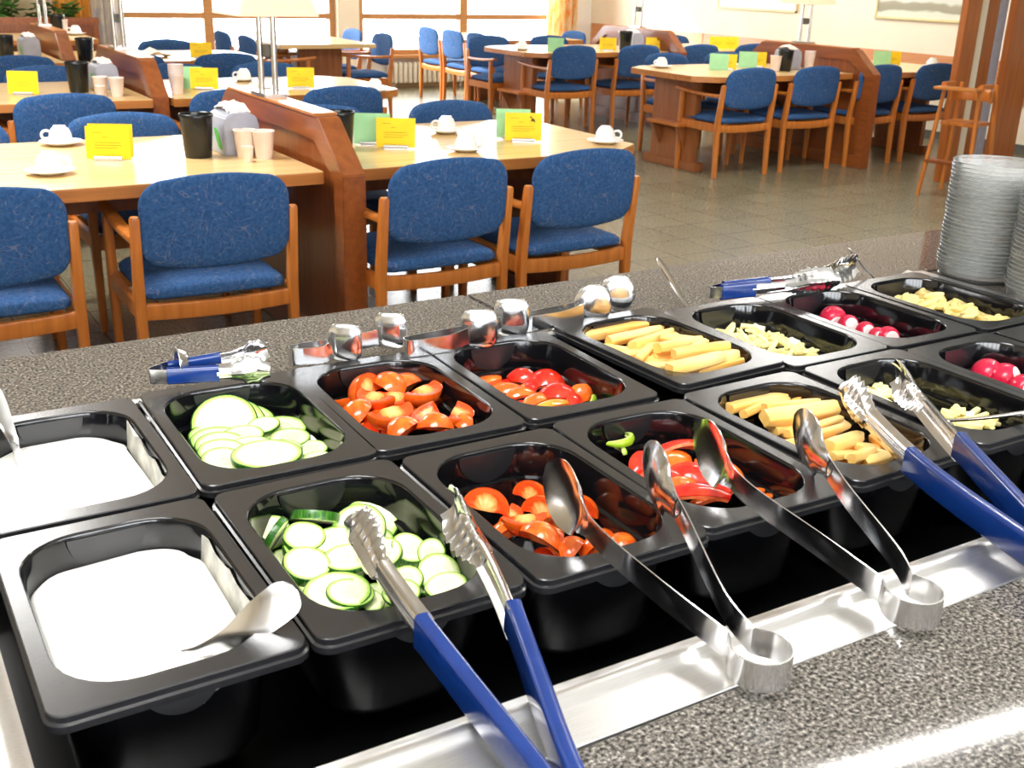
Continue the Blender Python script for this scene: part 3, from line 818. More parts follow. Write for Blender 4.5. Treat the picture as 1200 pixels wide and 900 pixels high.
for a, b_ in ((XL, wins[0][0]), (wins[0][1], wins[1][0]), (wins[1][1], XR)):
    wb.span((a, YB, SILL), (b_, YB + .2, HEAD))
struct(wb, 'wall_back', M['white_wall'], smooth=0)
for i, (a, b_) in enumerate(wins):
    w = empty('window_%d' % (i + 1), ((a + b_) / 2, YB, SILL)); w['kind'] = 'structure'
    hw = (b_ - a) / 2; fr = MB()
    hgt = HEAD - SILL
    fr.span((-hw, -.03, 0), (hw, .09, .06)); fr.span((-hw, -.03, hgt - .07), (hw, .09, hgt))
    for x in ((-hw, -hw + .07), (hw - .07, hw)): fr.span((x[0], -.03, 0), (x[1], .09, hgt))
    mull = [3.66] if i == 0 else [6.98]
    for x in mull:
        x -= (a + b_) / 2
        fr.span((x - .055, -.03, 0), (x + .055, .09, hgt))
    fr.span((-hw, -.02, .42), (hw, .08, .485))
    fr.build('window_frame', M['sill_wood'], w, bevel=.004)
    MB().span((-hw, .03, .03), (hw, .036, hgt - .03)).build('pane', M['pane'], w, smooth=0)
    MB().span((-hw - .03, -.14, -.04), (hw + .03, .0, .0)).build('window_sill', M['sill_wood'], w, bevel=.005)
struct(MB().span((5.2, YB - .12, 0), (5.48, YB, H)), 'trim_1', M['cream'], smooth=0)
# wooden band along the right wall
tr = MB()
yy = 3.0
while yy < YB - .1:
    e = min(yy + 2.35, YB - .02)
    tr.span((XR - .03, yy + .004, .42), (XR, e - .004, .785)); yy = e
struct(tr, 'trim_2', M['wainscot'], bevel=.004)
struct(MB().span((XR - .015, YF, 0), (XR, YB, .08)), 'baseboard_right', M['grey_box'], smooth=0)
struct(MB().span((XL, YB - .015, 0), (wins[1][1], YB, .08)), 'baseboard_back', M['beige'], smooth=0)

# ------------------------------------------------------------------ serving counter
ZT = .988
ctr = empty('serving_counter', (0, 0, 0))
tag(ctr, 'speckled grey granite serving counter carrying the salad pans', 'counter')
def slab(name, a, b_):
    MB().span((a[0], a[1], ZT - .04), (b_[0], b_[1], ZT)).build(name, M['granite'], ctr, bevel=.003)
XA, XB = -1.3, 2.6
slab('back_slab', (XA, .53), (.525, .74)); slab('back_slab', (.527, .53), (XB, .74))
slab('front_slab', (XA, -.75), (.60, -.165)); slab('front_slab', (.602, -.75), (XB, -.165))
slab('end_slab', (XA, -.163), (-.252, .528)); slab('end_slab', (1.27, -.163), (XB, .528))
MB().span((XA + .05, -.70, .02), (XB - .05, .70, .832)).build('cabinet_body', M['cabinet'], ctr, bevel=.004)
MB().span((XA + .05, .66, .84), (XB - .05, .70, .948)).build('apron', M['cabinet'], ctr)
MB().span((XA + .05, -.70, .84), (XB - .05, -.66, .948)).build('apron', M['cabinet'], ctr)

well = empty('cold_well', (0, 0, .84))
tag(well, 'brushed steel framed black lined well sunk in the granite counter', 'cold well')
WX0, WX1, WY0, WY1 = -.184, 1.215, -.108, .521
t_ = MB()
t_.span((WX0, WY0, .002), (WX1, WY1, .03)); z1 = ZT - .84
t_.span((WX0 - .004, WY0, .03), (WX0, WY1, z1 - .004)); t_.span((WX1, WY0, .03), (WX1 + .004, WY1, z1 - .004))
t_.span((WX0, WY0 - .004, .03), (WX1, WY0, z1 - .004)); t_.span((WX0, WY1, .03), (WX1, WY1 + .004, z1 - .004))
t_.build('well_lining', M['tub'], well, smooth=0)
f_ = MB(); zf = z1 + .0005
def bead_strip(mb, a, b_, inward, w, flip=1):
    """a strip of sheet steel with a raised bead near its inner edge, swept from a to b_"""
    prof = [(0, -.012), (0, .0015), (.006, .003), (.010, .0055), (.014, .006), (.018, .0055), (.022, .003), (.028, .0018), (w - .006, .0016), (w, .0005), (w, -.004)]
    A = Vector(a); B = Vector(b_); n = Vector(inward)
    mb.loft([[P - n * q[0] + Vector((0, 0, q[1])) for q in prof] for P in (A, B)])
bead_strip(f_, (WX0 - .06, WY0 + .004, zf), (WX1 + .05, WY0 - .012, zf), (0, 1, 0), .058)
bead_strip(f_, (WX0, WY0 - .05, zf + .0006), (WX0, WY1 + .01, zf + .0006), (1, 0, 0), .066)
bead_strip(f_, (WX1, WY0 - .05, zf + .0006), (WX1, WY1 + .01, zf + .0006), (-1, 0, 0), .055)
f_.span((WX0 - .06, WY1 - .001, zf - .004), (WX1 + .05, WY1 + .011, zf + .0012))
f_.build('steel_frame', M['brushed'], well, bevel=.0006)
cb = MB()
cb.span((WX0, .255, z1 - .02), (WX1, .263, z1 - .006))
for k in range(8):
    x = k * .176 + (0, .0, -.012, -.006, .004, .0, -.01, -.012)[k]
    cb.span((x - .003, .263, z1 - .022), (x + .003, WY1, z1 - .008))
cb.build('support_bar', M['steel'], well)

# ------------------------------------------------------------------ black pans
PW, PD = .172, .258
def pan_proto():
    root = empty('food_pan')
    mb = MB(); N = 7
    ow, od = PW - .030, PD - .042
    rings = [rrect(ow - .05, od - .05, .03, N, z=-.100), rrect(ow - .024, od - .024, .036, N, z=-.0985), rrect(ow - .014, od - .014, .04, N, z=-.090),
             rrect(ow - .004, od - .004, .044, N, z=-.040), rrect(ow, od, .049, N, z=-.006), rrect(ow + .003, od + .003, .050, N, z=-.0012), rrect(ow + .0015, od + .0015, .050, N, z=-.0001),
             rrect(ow, od, .049, N, z=-.0006), rrect(ow - .0015, od - .0015, .048, N, z=-.003),
             rrect(ow - .0075, od - .0075, .046, N, z=-.034), rrect(ow - .0155, od - .0155, .043, N, z=-.0352), rrect(ow - .017, od - .017, .042, N, z=-.0375),
             rrect(ow - .026, od - .026, .038, N, z=-.088), rrect(ow - .036, od - .036, .034, N, z=-.0955), rrect(ow - .07, od - .07, .02, N, z=-.0965)]
    mb.loft(rings).build('tub', M['black'], root, smooth=50)
    rb = MB()
    w0, d0 = PW, PD
    rings = [rrect(ow + .002, od + .002, .049, N, z=-.004), rrect(w0 - .012, d0 - .012, .010, N, z=-.004), rrect(w0 - .005, d0 - .005, .012, N, z=-.0115), rrect(w0, d0, .014, N, z=-.0115), rrect(w0, d0, .014, N, z=-.0065),
             rrect(w0 - .004, d0 - .004, .0125, N, z=-.0055), rrect(w0 - .004, d0 - .004, .0125, N, z=-.0010), rrect(w0 - .0055, d0 - .0055, .012, N, z=0), rrect(ow + .002, od + .002, .050, N, z=.0)]
    rb.loft(rings, True, False, False).build('rim', M['black_rim'], root, smooth=35)
    for s in (-1, 1):
        lg = MB(); n = 16; rs = []
        for k in range(5):
            t = k / 4; rs.append([(.031 * (1 - .06 * t) * math.cos(PI * i / n), s * (od / 2 - .004 + t * (.004 + .0075 * math.sin(PI * i / n))), -.004 - .030 * (1 - .04 * t) * math.sin(PI * i / n)) for i in range(n + 1)])
        lg.loft(rs).build('grip_lug', M['black_rim'], root, smooth=50)
    return root
pan = Stamp(pan_proto())
PANS = [('dressing', 'back', -.085, .388, -.1), ('cucumber', 'back', .090, .393, -.9), ('tomato', 'back', .256, .391, -1.5), ('pepper', 'back', .428, .390, -1.3), ('carrot', 'back', .620, .396, 2.6),
        ('cheese', 'back', .793, .387, -.2), ('radish', 'back', .962, .383, -.8), ('mushroom', 'back', 1.136, .379, .3),
        ('dressing', 'front', -.087, .126, 0), ('cucumber', 'front', .088, .124, -.4), ('tomato', 'front', .263, .117, -.6), ('pepper', 'front', .433, .121, -1.8), ('carrot', 'front', .612, .127, .6),
        ('cheese', 'front', .795, .127, -.3), ('radish', 'front', .963, .117, 0), ('mushroom', 'front', 1.138, .115, 0)]
PAN_LABEL = {'dressing': 'of white dressing', 'cucumber': 'of sliced cucumber', 'tomato': 'of tomato wedges', 'pepper': 'of red and orange pepper strips', 'carrot': 'heaped with carrot sticks', 'cheese': 'of pale cheese strips', 'radish': 'holding a few radishes', 'mushroom': 'of yellow mushroom slices'}
PZ = {('carrot', 'back'): 1.004}
PANPOS = {}
for kind, row, x, y, a in PANS:
    z = PZ.get((kind, row), 1.0)
    PANPOS[(kind, row)] = (x, y)
    lab = 'black pan %s in the %s row of pans' % (PAN_LABEL[kind], row)
    if (kind, row) == ('mushroom', 'front'): lab = 'black plastic pan beside the front radish pan at the row end'
    o = pan((x, y, z), R(a), None, lab, 'black salad bar pans'); o['category'] = 'pan'
    if row == 'front': o.rotation_euler.x = 0

# ------------------------------------------------------------------ dressing
def dressing(row, zs, seed):
    x, y = PANPOS[('dressing', row)]
    rnd = random.Random(seed)
    mb = MB(); N = 10
    ow, od = PW - .030 - .0075, PD - .042 - .0075
    base = rrect(ow, od, .045, N)
    rings = [[(p[0] * .93, p[1] * .95, -.085) for p in base]]
    ph = [rnd.uniform(0, 6) for _ in range(6)]
    def hz(px, py): return zs + .0016 * math.sin(px * 55 + ph[0]) * math.cos(py * 42 + ph[1]) + .0008 * math.sin(px * 130 + py * 90 + ph[2])
    edge = []
    for i, p in enumerate(base):
        q = (p[0], p[1])
        k = .0018 * (1 + math.sin(p[1] * 190 + ph[3])) + .002
        q = (p[0] - k * ss(ow * .3, ow * .5, p[0]), p[1])
        edge.append(q)
    rings.append([(q[0], q[1], zs - .006) for q in edge])
    for s, dz in ((.995, -.0015), (.97, .0002), (.9, .001), (.75, .0), (.55, 0), (.3, 0), (.1, 0)):
        rings.append([(q[0] * s, q[1] * s, hz(q[0] * s, q[1] * s) + dz) for q in edge])
    o = mb.loft(rings).build('dressing', M['yogurt'], None, smooth=60)
    o.location = (x, y, 1)
    tag(o, 'thick white dressing filling the %s left pan' % row, 'dressing')
    rs = MB(); n = 26; rows = []
    for j in range(5):
        t = j / 4
        rows.append([(ow / 2 - .0022 + .0026 * t, -od * .36 + od * .74 * i / n, zs - .007 + t * (.026 + .003 * math.sin(i * .7 + seed) + .001 * math.sin(i * 2.1))) for i in range(n + 1)])
    back = [[(p[0] + .0006, p[1], p[2]) for p in r] for r in rows]
    for j in range(5): rows[j] = rows[j] + list(reversed(back[j]))
    rs.loft(rows).build('smear', M['residue'], o, smooth=60)
    return o
dressing('back', -.026, 3); dressing('front', -.026, 5)

# ------------------------------------------------------------------ cucumber
def cuc_proto(th):
    root = empty('cucumber_slice')
    n = 40
    MB().lathe([(.0, -th), (.93, -th), (.965, -th * .96), (.965, th * .96), (.93, th), (.55, th * .97), (0.0, th)], n, caps=(False, False)).build('flesh', M['cuc_flesh'], root, smooth=50)
    sk = MB(); rings = []
    for r, z in ((.955, -th), (.985, -th * .93), (1.0, -th * .6), (1.0, th * .6), (.985, th * .93), (.955, th)):
        rings.append([(r * math.cos(2 * PI * i / n) * (1 + .006 * math.sin(9 * 2 * PI * i / n)), r * math.sin(2 * PI * i / n) * (1 + .006 * math.sin(9 * 2 * PI * i / n)), z) for i in range(n)])
    sk.loft(rings, True, False, False).build('skin', M['cuc_skin'], root, smooth=50)
    return root
cucA, cucB = Stamp(cuc_proto(.085)), Stamp(cuc_proto(.20))
def tilt_rot(t, az):
    q = Matrix.Rotation(R(az), 3, 'Z') @ Matrix.Rotation(R(t), 3, 'Y') @ Matrix.Rotation(R(random.uniform(0, 360)), 3, 'Z')
    return q.to_euler()
special = {('back', 0): 'big round cucumber slice leaning at the rear left of the back cucumber pan', ('back', 15): 'broad oval cucumber slice lying foremost in the back cucumber pan',
           ('back', 16): 'dark green cucumber slice on edge at the left of the back pan',
           ('front', 7): 'large round cucumber slice facing out of the middle of the front pan', ('front', 12): 'broad cucumber slice lying foremost in the front cucumber pan',
           ('front', 2): 'cucumber slice on edge showing dark skin, rear left of the front pan', ('front', 3): 'long dark skin strip of a cucumber slice across the front pan pile',
           ('front', 1): 'cucumber slice on edge at the left wall of the front pan', ('front', 0): 'thick cucumber slice leaning outward at the far left of the front pan',
           ('front', 16): 'upright cucumber chunk at the right of the front cucumber pan', ('front', 17): 'thick slice with green skin below the upright chunk in the front pan',
           ('front', 6): 'large slice behind the biggest round slice in the front cucumber pan'}
for row, lst in (('back', CUC_B), ('front', CUC_F)):
    px, py = PANPOS[('cucumber', row)]
    for i, (x, y, z, r, t, az, k) in enumerate(lst):
        x = min(max(x, px - .066 + r * .82), px + .066 - r * .82) if t < 45 else min(max(x, px - .058), px + .058)
        y = min(max(y, py - .106 + r * .82), py + .106 - r * .82) if t < 45 else y
        lab = special.get((row, i), 'pale green cucumber slice in the pile in the %s cucumber pan' % row)
        o = (cucB if k else cucA)((x, y, z), tilt_rot(t, az), (r, r, r * (1 if not k else .9)), lab, 'cucumber slices in the %s pan' % row)
        o['category'] = 'cucumber slice'
    rnd = random.Random(3)
    for i in range(16 if row == 'front' else 12):
        rr = rnd.uniform(.017, .022)
        o = (cucB if i % 3 == 0 else cucA)((px + rnd.uniform(-.036, .036), py + rnd.uniform(-.082, .07 if row == 'front' else .05), .953 + .010 * (i % 3) - .012 * (row == 'front' and i % 2)), tilt_rot(rnd.uniform(0, 10), rnd.uniform(0, 360)), rr,
            'pale green cucumber slice in the pile in the %s cucumber pan' % row, 'cucumber slices in the %s pan' % row)
        o['category'] = 'cucumber slice'

# ------------------------------------------------------------------ tomato
def tom_proto(half, plump):
    root = empty('tomato_wedge')
    nu, nv = 12, 14; L = 1.06
    def P(u, v, s=1.0):
        a = -half + 2 * half * u; b_ = PI * v
        return (L * s * -math.cos(b_), s * plump * math.sin(b_) * math.sin(a), -s * math.sin(b_) * math.cos(a) + .35)
    sk = MB(); rings = [[P(u / nu, v / nv) for u in range(nu + 1)] for v in range(nv + 1)]
    inner = [[P(.03 + .94 * u / nu, .02 + .96 * v / nv, .955) for u in range(nu + 1)] for v in range(nv + 1)]
    vs = [p for r in rings for p in r] + [p for r in inner for p in r]; fs = []
    W_ = nu + 1; O = W_ * (nv + 1)
    for v in range(nv):
        for u in range(nu):
            a = v * W_ + u; fs.append((a, a + 1, a + W_ + 1, a + W_)); fs.append((O + a, O + a + W_, O + a + W_ + 1, O + a + 1))
    for v in range(nv):
        for u in (0, nu):
            a = v * W_ + u; fs.append((a, a + W_, O + a + W_, O + a))
    sk.add(vs, fs).build('skin', M['tom_skin'], root, smooth=50)
    fl = MB()
    for s in (0, 1):
        n = 22; rs = []
        u = .02 if s == 0 else .98
        for k, (sc, dep) in enumerate(((1.0, 0), (.86, .012), (.78, -.02), (.6, -.07), (.42, -.03), (.25, .0), (.02, .0))):
            ring = []
            for v in range(n + 1):
                p = Vector(P(u, v / n, .965 * sc)); 
                c = Vector((0, 0, .35)); p.z = .35 + (p.z - .35)
                nrm = Vector((0, math.cos(half), math.sin(half))) if s else Vector((0, -math.cos(half), math.sin(half)))
                wob = 1 + .5 * math.sin(v * 1.7 + s)
                ring.append(p + nrm * dep * wob)
            rs.append(ring)
        fl.loft(rs, False, False, False)
    core = MB()
    fl.build('flesh', M['tom_flesh'], root, smooth=60)
    return root
tomA, tomB = Stamp(tom_proto(R(52), 1.0)), Stamp(tom_proto(R(40), .95))
for row, lst in (('back', TOM_B), ('front', TOM_F)):
    px, py = PANPOS[('tomato', row)]
    sp = {('back', 0): 'tomato wedge leaning on its side at the rear left of the back tomato pan', ('back', 1): 'tomato wedge lying skin up at the rear middle of the back tomato pan', ('back', 6): 'cut open tomato wedge in the front middle of the back tomato pan',
          ('back', 5): 'upturned curved tomato wedge at the right of the back tomato pan', ('back', 10): 'tomato wedge lying skin up foremost in the back tomato pan',
          ('front', 0): 'long tomato wedge leaning away at the left of the front tomato pan', ('front', 4): 'rounded glossy tomato wedge foremost in the front tomato pan', ('front', 9): 'small tomato wedge alone at the right beside the steel tongs in the front pan'}
    for i, (x, y, z, r, rx, rz) in enumerate(lst):
        x = min(max(x, px - .064 + r * .75), px + .064 - r * .75); y = min(max(y, py - .104 + r * .75), py + .104 - r * .75)
        o = (tomA if i % 2 else tomB)((x, y, z), (R(rx), 0, R(rz)), r * 1.05, sp.get((row, i), 'orange red tomato wedge in the pile in the %s tomato pan' % row), 'tomato wedges in the %s pan' % row)
        o['category'] = 'tomato wedge'
    rnd = random.Random(7)
    for i in range(10 if row == 'back' else 8):
        r = .018
        cx, cy = (px - .02, py - .01) if row == 'back' else (px - .012, py - .02)
        o = (tomA if i % 2 else tomB)((cx + rnd.uniform(-.03, .04), cy + rnd.uniform(-.06, .05), (.950 if row == 'back' else .932) + .008 * (i % 2)), (R(rnd.choice((0, 180, 120))), 0, rnd.uniform(0, 6)), r,
             'orange red tomato wedge in the pile in the %s tomato pan' % row, 'tomato wedges in the %s pan' % row)
        o['category'] = 'tomato wedge'

# ------------------------------------------------------------------ peppers
def pepper(L, w, bend, c, seed):
    rnd = random.Random(seed); root = empty('pepper_strip')
    b_ = max(R(bend), .15); rad = L / b_; n, mcount = 18, 6; th = .0032
    def ring(i, r0, r1, sh):
        t = i / n - .5; a = t * b_
        wv = w * (1 - .55 * abs(2 * t) ** 3) * (1 + .06 * math.sin(5 * t + seed))
        out = []
        for k in range(mcount + 1):
            y = wv * (k / mcount - .5) * sh; cup = .16 * w * (1 - (2 * k / mcount - 1) ** 2)
            r = rad + r1 + cup; out.append((r * math.sin(a), y, r * math.cos(a) - rad))
        for k in range(mcount, -1, -1):
            y = wv * (k / mcount - .5) * sh; cup = .16 * w * (1 - (2 * k / mcount - 1) ** 2)
            r = rad + r0 + cup; out.append((r * math.sin(a), y, r * math.cos(a) - rad))
        return out
    MB().loft([ring(i, 0, .0009, 1) for i in range(n + 1)]).build('skin', M['pep_' + c], root, smooth=50)
    MB().loft([ring(i, -th, -.00005, .985) for i in range(n + 1)]).build('flesh', M['pep_gflesh' if c == 'g' else 'pep_flesh'], root, smooth=50)
    return root
names = {'r': 'red', 'o': 'orange', 'y': 'yellow orange', 'g': 'green'}
psp = {('back', 0): 'large glossy arched red pepper strip at the centre of the back pepper pan', ('back', 3): 'orange pepper strip lying at the far left of the back pepper pan', ('back', 11): 'green pepper strip at the right of the back pepper pan', ('back', 9): 'curled orange pepper strip at the right of the back pepper pan',
       ('back', 7): 'long yellow orange pepper strip foremost in the back pepper pan',
       ('front', 0): 'curled green pepper strip arching at the rear left of the front pepper pan', ('front', 1): 'short green pepper piece hanging under the curled green strip', ('front', 2): 'wide red pepper strip at the rear of the front pepper pan',
       ('front', 7): 'long red pepper strip lying under the steel tong tip in the front pan', ('front', 9): 'orange pepper strip standing tallest at the right of the front pepper pan', ('front', 10): 'orange pepper strip standing in front of the tallest one in the front pan'}
for row, lst in (('back', PEP_B), ('front', PEP_F)):
    px, py = PANPOS[('pepper', row)]
    for i, (x, y, z, L, w, bd, rx, rz, c) in enumerate(lst):
        o = pepper(L * 1.3, w * (1.5 if c != 'g' else .75), bd, c, i + 20 * (row == 'front'))
        h = min(L * .42, .03)
        x = min(max(x, px - .064 + h), px + .064 - h); y = min(max(y, py - .104 + h), py + .104 - h)
        o.location = (x, y, z); o.rotation_euler = (R(rx), 0, R(rz))
        tag(o, psp.get((row, i), '%s pepper strip in the pile in the %s pepper pan' % (names[c], row)), 'pepper strip', 'pepper strips in the %s pan' % row)
    rnd = random.Random(5 + len(lst))
    for i in range(9):
        o = pepper(rnd.uniform(.03, .045), .014, 60, rnd.choice('roo'), 60 + i)
        o.location = (px + rnd.uniform(-.035, .035), py + rnd.uniform(-.075, .055), .948 + .006 * (i % 3)); o.rotation_euler = (0, 0, rnd.uniform(0, 6))
        col = 'red' if o.children[0].data.materials[0] is M['pep_r'] else 'orange'
        tag(o, '%s pepper strip in the pile in the %s pepper pan' % (col, row), 'pepper strip', 'pepper strips in the %s pan' % row)

# ------------------------------------------------------------------ carrots
def stick(name, A, B, w, m, seed, asp=.9):
    rnd = random.Random(seed)
    A = Vector(A); B = Vector(B); d = B - A; L = d.length
    mb = MB(); rings = []; n = 7; k1, k2 = rnd.uniform(.82, 1.05), rnd.uniform(.6, 1)
    bow = rnd.uniform(-.02, .03) * L
    for i in range(n):
        t = i / (n - 1); s = (k1 + (k2 - k1) * t) * (1 - .10 * (i in (0, n - 1)))
        yy = (t - .5) * L + (0 if 0 < i < n - 1 else (.02 * w if i else -.02 * w))
        ring = [(q[0] + bow * (1 - (2 * t - 1) ** 2), yy + rnd.uniform(-.06, .06) * w * (i in (0, n - 1)), q[1] + .3 * bow * (1 - (2 * t - 1) ** 2)) for q in [(p[0], p[1]) for p in rrect(w * s, w * s * asp, w * .2, 3)]]
        rings.append(ring)
    o = mb.loft(rings).build(name, m, None, smooth=40)
    o.location = (A + B) / 2
    yaw = math.atan2(-d.x, d.y); pit = math.asin(max(-1, min(1, d.z / L)))
    o.rotation_euler = (Matrix.Rotation(yaw, 3, 'Z') @ Matrix.Rotation(pit, 3, 'X') @ Matrix.Rotation(rnd.uniform(-.5, .5), 3, 'Y')).to_euler()
    return o
csp = {('front', 0): 'pale carrot stick at the rear left corner of the front carrot pan', ('front', 4): 'thickest carrot stick lying across the middle of the front carrot pan', ('front', 11): 'wide carrot stick beside the steel tong spoon in the front carrot pan',
       ('front', 20): 'short carrot chunk between the two blue tong arms', ('front', 21): 'carrot stick lying against the rim right of the front carrot pan',
       ('back', 0): 'thick carrot stick along the left wall of the back carrot pan', ('back', 4): 'bright orange carrot tip poking up at the rear of the back carrot pan', ('back', 11): 'thick pale carrot stick foremost on the heap in the back carrot pan', ('back', 13): 'bright orange carrot stick at the front right of the back carrot pan'}
for row, lst in (('back', CAR_B), ('front', CAR_F)):
    px, py = PANPOS[('carrot', row)]
    for i, c in enumerate(lst):
        A, B = Vector(c[:3]), Vector(c[3:6])
        dl = (B - A).length
        if dl < .034:
            mid = (A + B) / 2; A = mid + (A - mid) * (.034 / dl); B = mid + (B - mid) * (.034 / dl)
        for P in (A, B):
            P.x = min(max(P.x, px - .060), px + .060); P.y = min(max(P.y, py - .102), py + .102)
        dk = (row == 'back' and i in (0, 4, 9, 13)) or (row == 'front' and i in (16, 17, 19, 20, 6))
        o = stick('carrot_stick', A, B, c[6] * 1.05, M['carrot2' if dk else 'carrot'], i * 3 + (row == 'front'))
        tag(o, csp.get((row, i), 'cut carrot stick in the heap in the %s carrot pan' % row), 'carrot stick', 'carrot sticks in the %s pan' % row)
    rnd = random.Random(17)
    for i in range(34):
        a = rnd.uniform(-.5, .6) if i > 10 else rnd.uniform(0, PI); cx, cy, cz = px + rnd.uniform(-.03, .03), py + rnd.uniform(-.082, .070), .956 + .007 * (i % 3) + (.010 if row == 'back' else .006) * (i > 10)
        h = rnd.uniform(.024, .034); ux, uy_ = math.cos(a) * h, math.sin(a) * h
        o = stick('carrot_stick', (cx - ux * .9, cy - uy_, cz + rnd.uniform(-.004, .004)), (cx + ux * .9, cy + uy_, cz + rnd.uniform(-.004, .004)), rnd.uniform(.012, .016), M['carrot2' if i % 3 == 0 else 'carrot'], 200 + i)
        tag(o, 'cut carrot stick in the heap in the %s carrot pan' % row, 'carrot stick', 'carrot sticks in the %s pan' % row)

# ------------------------------------------------------------------ cheese strips, curd cubes
cs = []
for i in range(4):
    o = stick('cheese_strip', (0, -.5, 0), (0, .5, 0), .2, M['cheese'], 300 + i)
    o['category'] = 'cheese strip'; cs.append(Stamp(o))
for row, lst in (('back', CHE_B), ('front', CHE_F)):
    px, py = PANPOS[('cheese', row)]
    for i, (x, y, z, L, a, t) in enumerate(lst):
        x = min(max(x, px - .052), px + .052); y = min(max(y, py - .096), py + .096)
        o = cs[i % 4]((x, y, z), (R(t), 0, R(a + (90 if i % 3 else 0))), (L * 1.15, L, L * 1.15) if L > .03 else (L * 1.4, L, L * 1.4), 'thin pale yellow cheese strip in the heap in the %s cheese pan' % row, 'cheese strips in the %s pan' % row)
    rnd = random.Random(23)
    for i in range(30):
        o = cs[i % 4]((px + rnd.uniform(-.045, .045), py + rnd.uniform(-.09, .06), .948 + .010 * rnd.random()), (0, 0, rnd.uniform(0, 6)), .035, 'thin pale yellow cheese strip in the heap in the %s cheese pan' % row, 'cheese strips in the %s pan' % row)
bmq = MB().box((0, 0, 0), (.0085, .0075, .0075)).build('curd_cube', M['egg'], None, bevel=.001)
bmq['category'] = 'curd cube'; cube = Stamp(bmq)
for i, (x, y, z) in enumerate(EGG):
    row = 'back' if i < 6 else 'front'
    px, py = PANPOS[('cheese', row)]
    x = min(max(x, px - .055), px + .055)
    cube((x, y, z), (random.uniform(-.4, .4), random.uniform(-.4, .4), random.uniform(0, 6)), 1, 'small white curd cube among the cheese strips in the %s cheese pan' % row, 'white curd cubes')

# ------------------------------------------------------------------ radishes
def radish_proto():
    o = MB()
    seg = 28; rings = []
    for k in range(13):
        b_ = PI * k / 12; r = math.sin(b_); z = -math.cos(b_)
        if z > .78: z = .78; 
        if k == 12: r = .02
        rings.append([(r * math.cos(2 * PI * i / seg), r * math.sin(2 * PI * i / seg), z) for i in range(seg)])
    ob = o.loft(rings).build('radish', M['radish'], None, smooth=60)
    MB().lathe([(.60, .775), (.58, .80), (.3, .815), (.02, .815)], 24).build('cut_face', M['radish_cut'], ob, smooth=50)
    MB().lathe([(.03, -.99), (.06, -1.0), (.03, -1.08), (.004, -1.25)], 8).build('root_tip', M['radish_cut'], ob, smooth=50)
    ob['category'] = 'radish'
    return ob
fp = [o for o in bpy.data.objects if o.name.startswith('food_pan') and o.get('label', '').startswith('black pan of white dressing in the front')][0]
sm = MB(); rnd = random.Random(9)
for k in range(16):
    x0, z0, r0 = rnd.gauss(.012, .011), -.030 + rnd.gauss(0, .0045), rnd.uniform(.001, .0032)
    yy = -(PD - .042) / 2 - .0005 + .10 * (-.006 - z0)
    sm.loft([[(x0 + r0 * q * math.cos(2 * PI * i / 10) * (1 + .3 * math.sin(i * 2 + k)), yy - h, z0 + r0 * q * math.sin(2 * PI * i / 10)) for i in range(10)] for q, h in ((1, -.001), (1, .0004), (.6, .0012), (.1, .0013))])
sm.build('dried_smudge', M['residue'], fp, smooth=60)
rad = Stamp(radish_proto())
rl = {('back', 0): 'largest radish, at the rear left of the back radish pan', ('back', 1): 'radish with a white cut face second from the left in the back pan', ('back', 2): 'third radish from the left in the back radish pan', ('back', 3): 'radish nearest the front right in the back radish pan', ('back', 4): 'small radish behind the nearest one in the back radish pan',
      ('front', 0): 'whole pink red radish, leftmost in the front radish pan', ('front', 1): 'radish with a big white cut face in the front radish pan', ('front', 2): 'radish at the frame edge in the front radish pan'}
for row, lst in (('back', RAD_B), ('front', RAD_F)):
    px, py = PANPOS[('radish', row)]
    for i, (x, y, z, r, rz) in enumerate(lst):
        x = min(max(x, px - .058 + r), px + .058 - r); 
        y = min(max(y, py - .09 + r), py + .09 - r * .6)
        tl = {('front', 1): 62, ('back', 1): 66, ('back', 2): 70, ('front', 0): 150, ('back', 0): 100}.get((row, i), 75)
        az = {('front', 1): -70, ('front', 0): 60}.get((row, i), -112)
        rad((x, y, z), (Matrix.Rotation(R(az), 3, 'Z') @ Matrix.Rotation(R(tl), 3, 'Y')).to_euler(), r, rl[(row, i)], 'radishes in the %s pan' % row)
    rnd = random.Random(31)
    for i in range(6):
        rad((px + rnd.uniform(-.03, .03), py - .085 + .028 * i, .928 + .006 * rnd.random()), (rnd.uniform(0, 3), rnd.uniform(0, 3), 0), .0165, 'radish lying low among others in the %s radish pan' % row, 'radishes in the %s pan' % row)

# ------------------------------------------------------------------ mushroom slices
def mush_proto(seed):
    rnd = random.Random(seed); mb = MB(); n = 30
    prof = []
    for i in range(n):
        a = 2 * PI * i / n; r = 1 + .12 * math.sin(2 * a + seed) + .10 * math.sin(3 * a + seed * 2)
        if math.sin(a) < -.3: r *= .72 + .2 * abs(math.cos(a * 3))
        prof.append((r * math.cos(a), r * math.sin(a)))
    rings = []
    for s, z in ((.02, -.26), (.7, -.26), (.93, -.2), (1, 0), (.93, .2), (.7, .26), (.35, .2), (.02, .22)):
        rings.append([(p[0] * s, p[1] * s, z + .35 * (p[0] * s) ** 2 - .2 * (p[1] * s) ** 2) for p in prof])
    o = mb.loft(rings).build('mushroom_slice', M['mushroom'], None, smooth=60)
    o['category'] = 'mushroom slice'; return Stamp(o)
mu = [mush_proto(s) for s in (1, 2, 3)]
px, py = PANPOS[('mushroom', 'back')]
for i, (x, y, z, r, a, t) in enumerate(MUS):
    x = min(max(x, px - .048), px + .05); y = min(max(y, py - .085), py + .10)
    mu[i % 3]((x, y, z), (R(t), R(t * .7), R(a)), r, 'glossy pale yellow mushroom slice in the heap in the back mushroom pan', 'mushroom slices in the back pan')
rnd = random.Random(2)
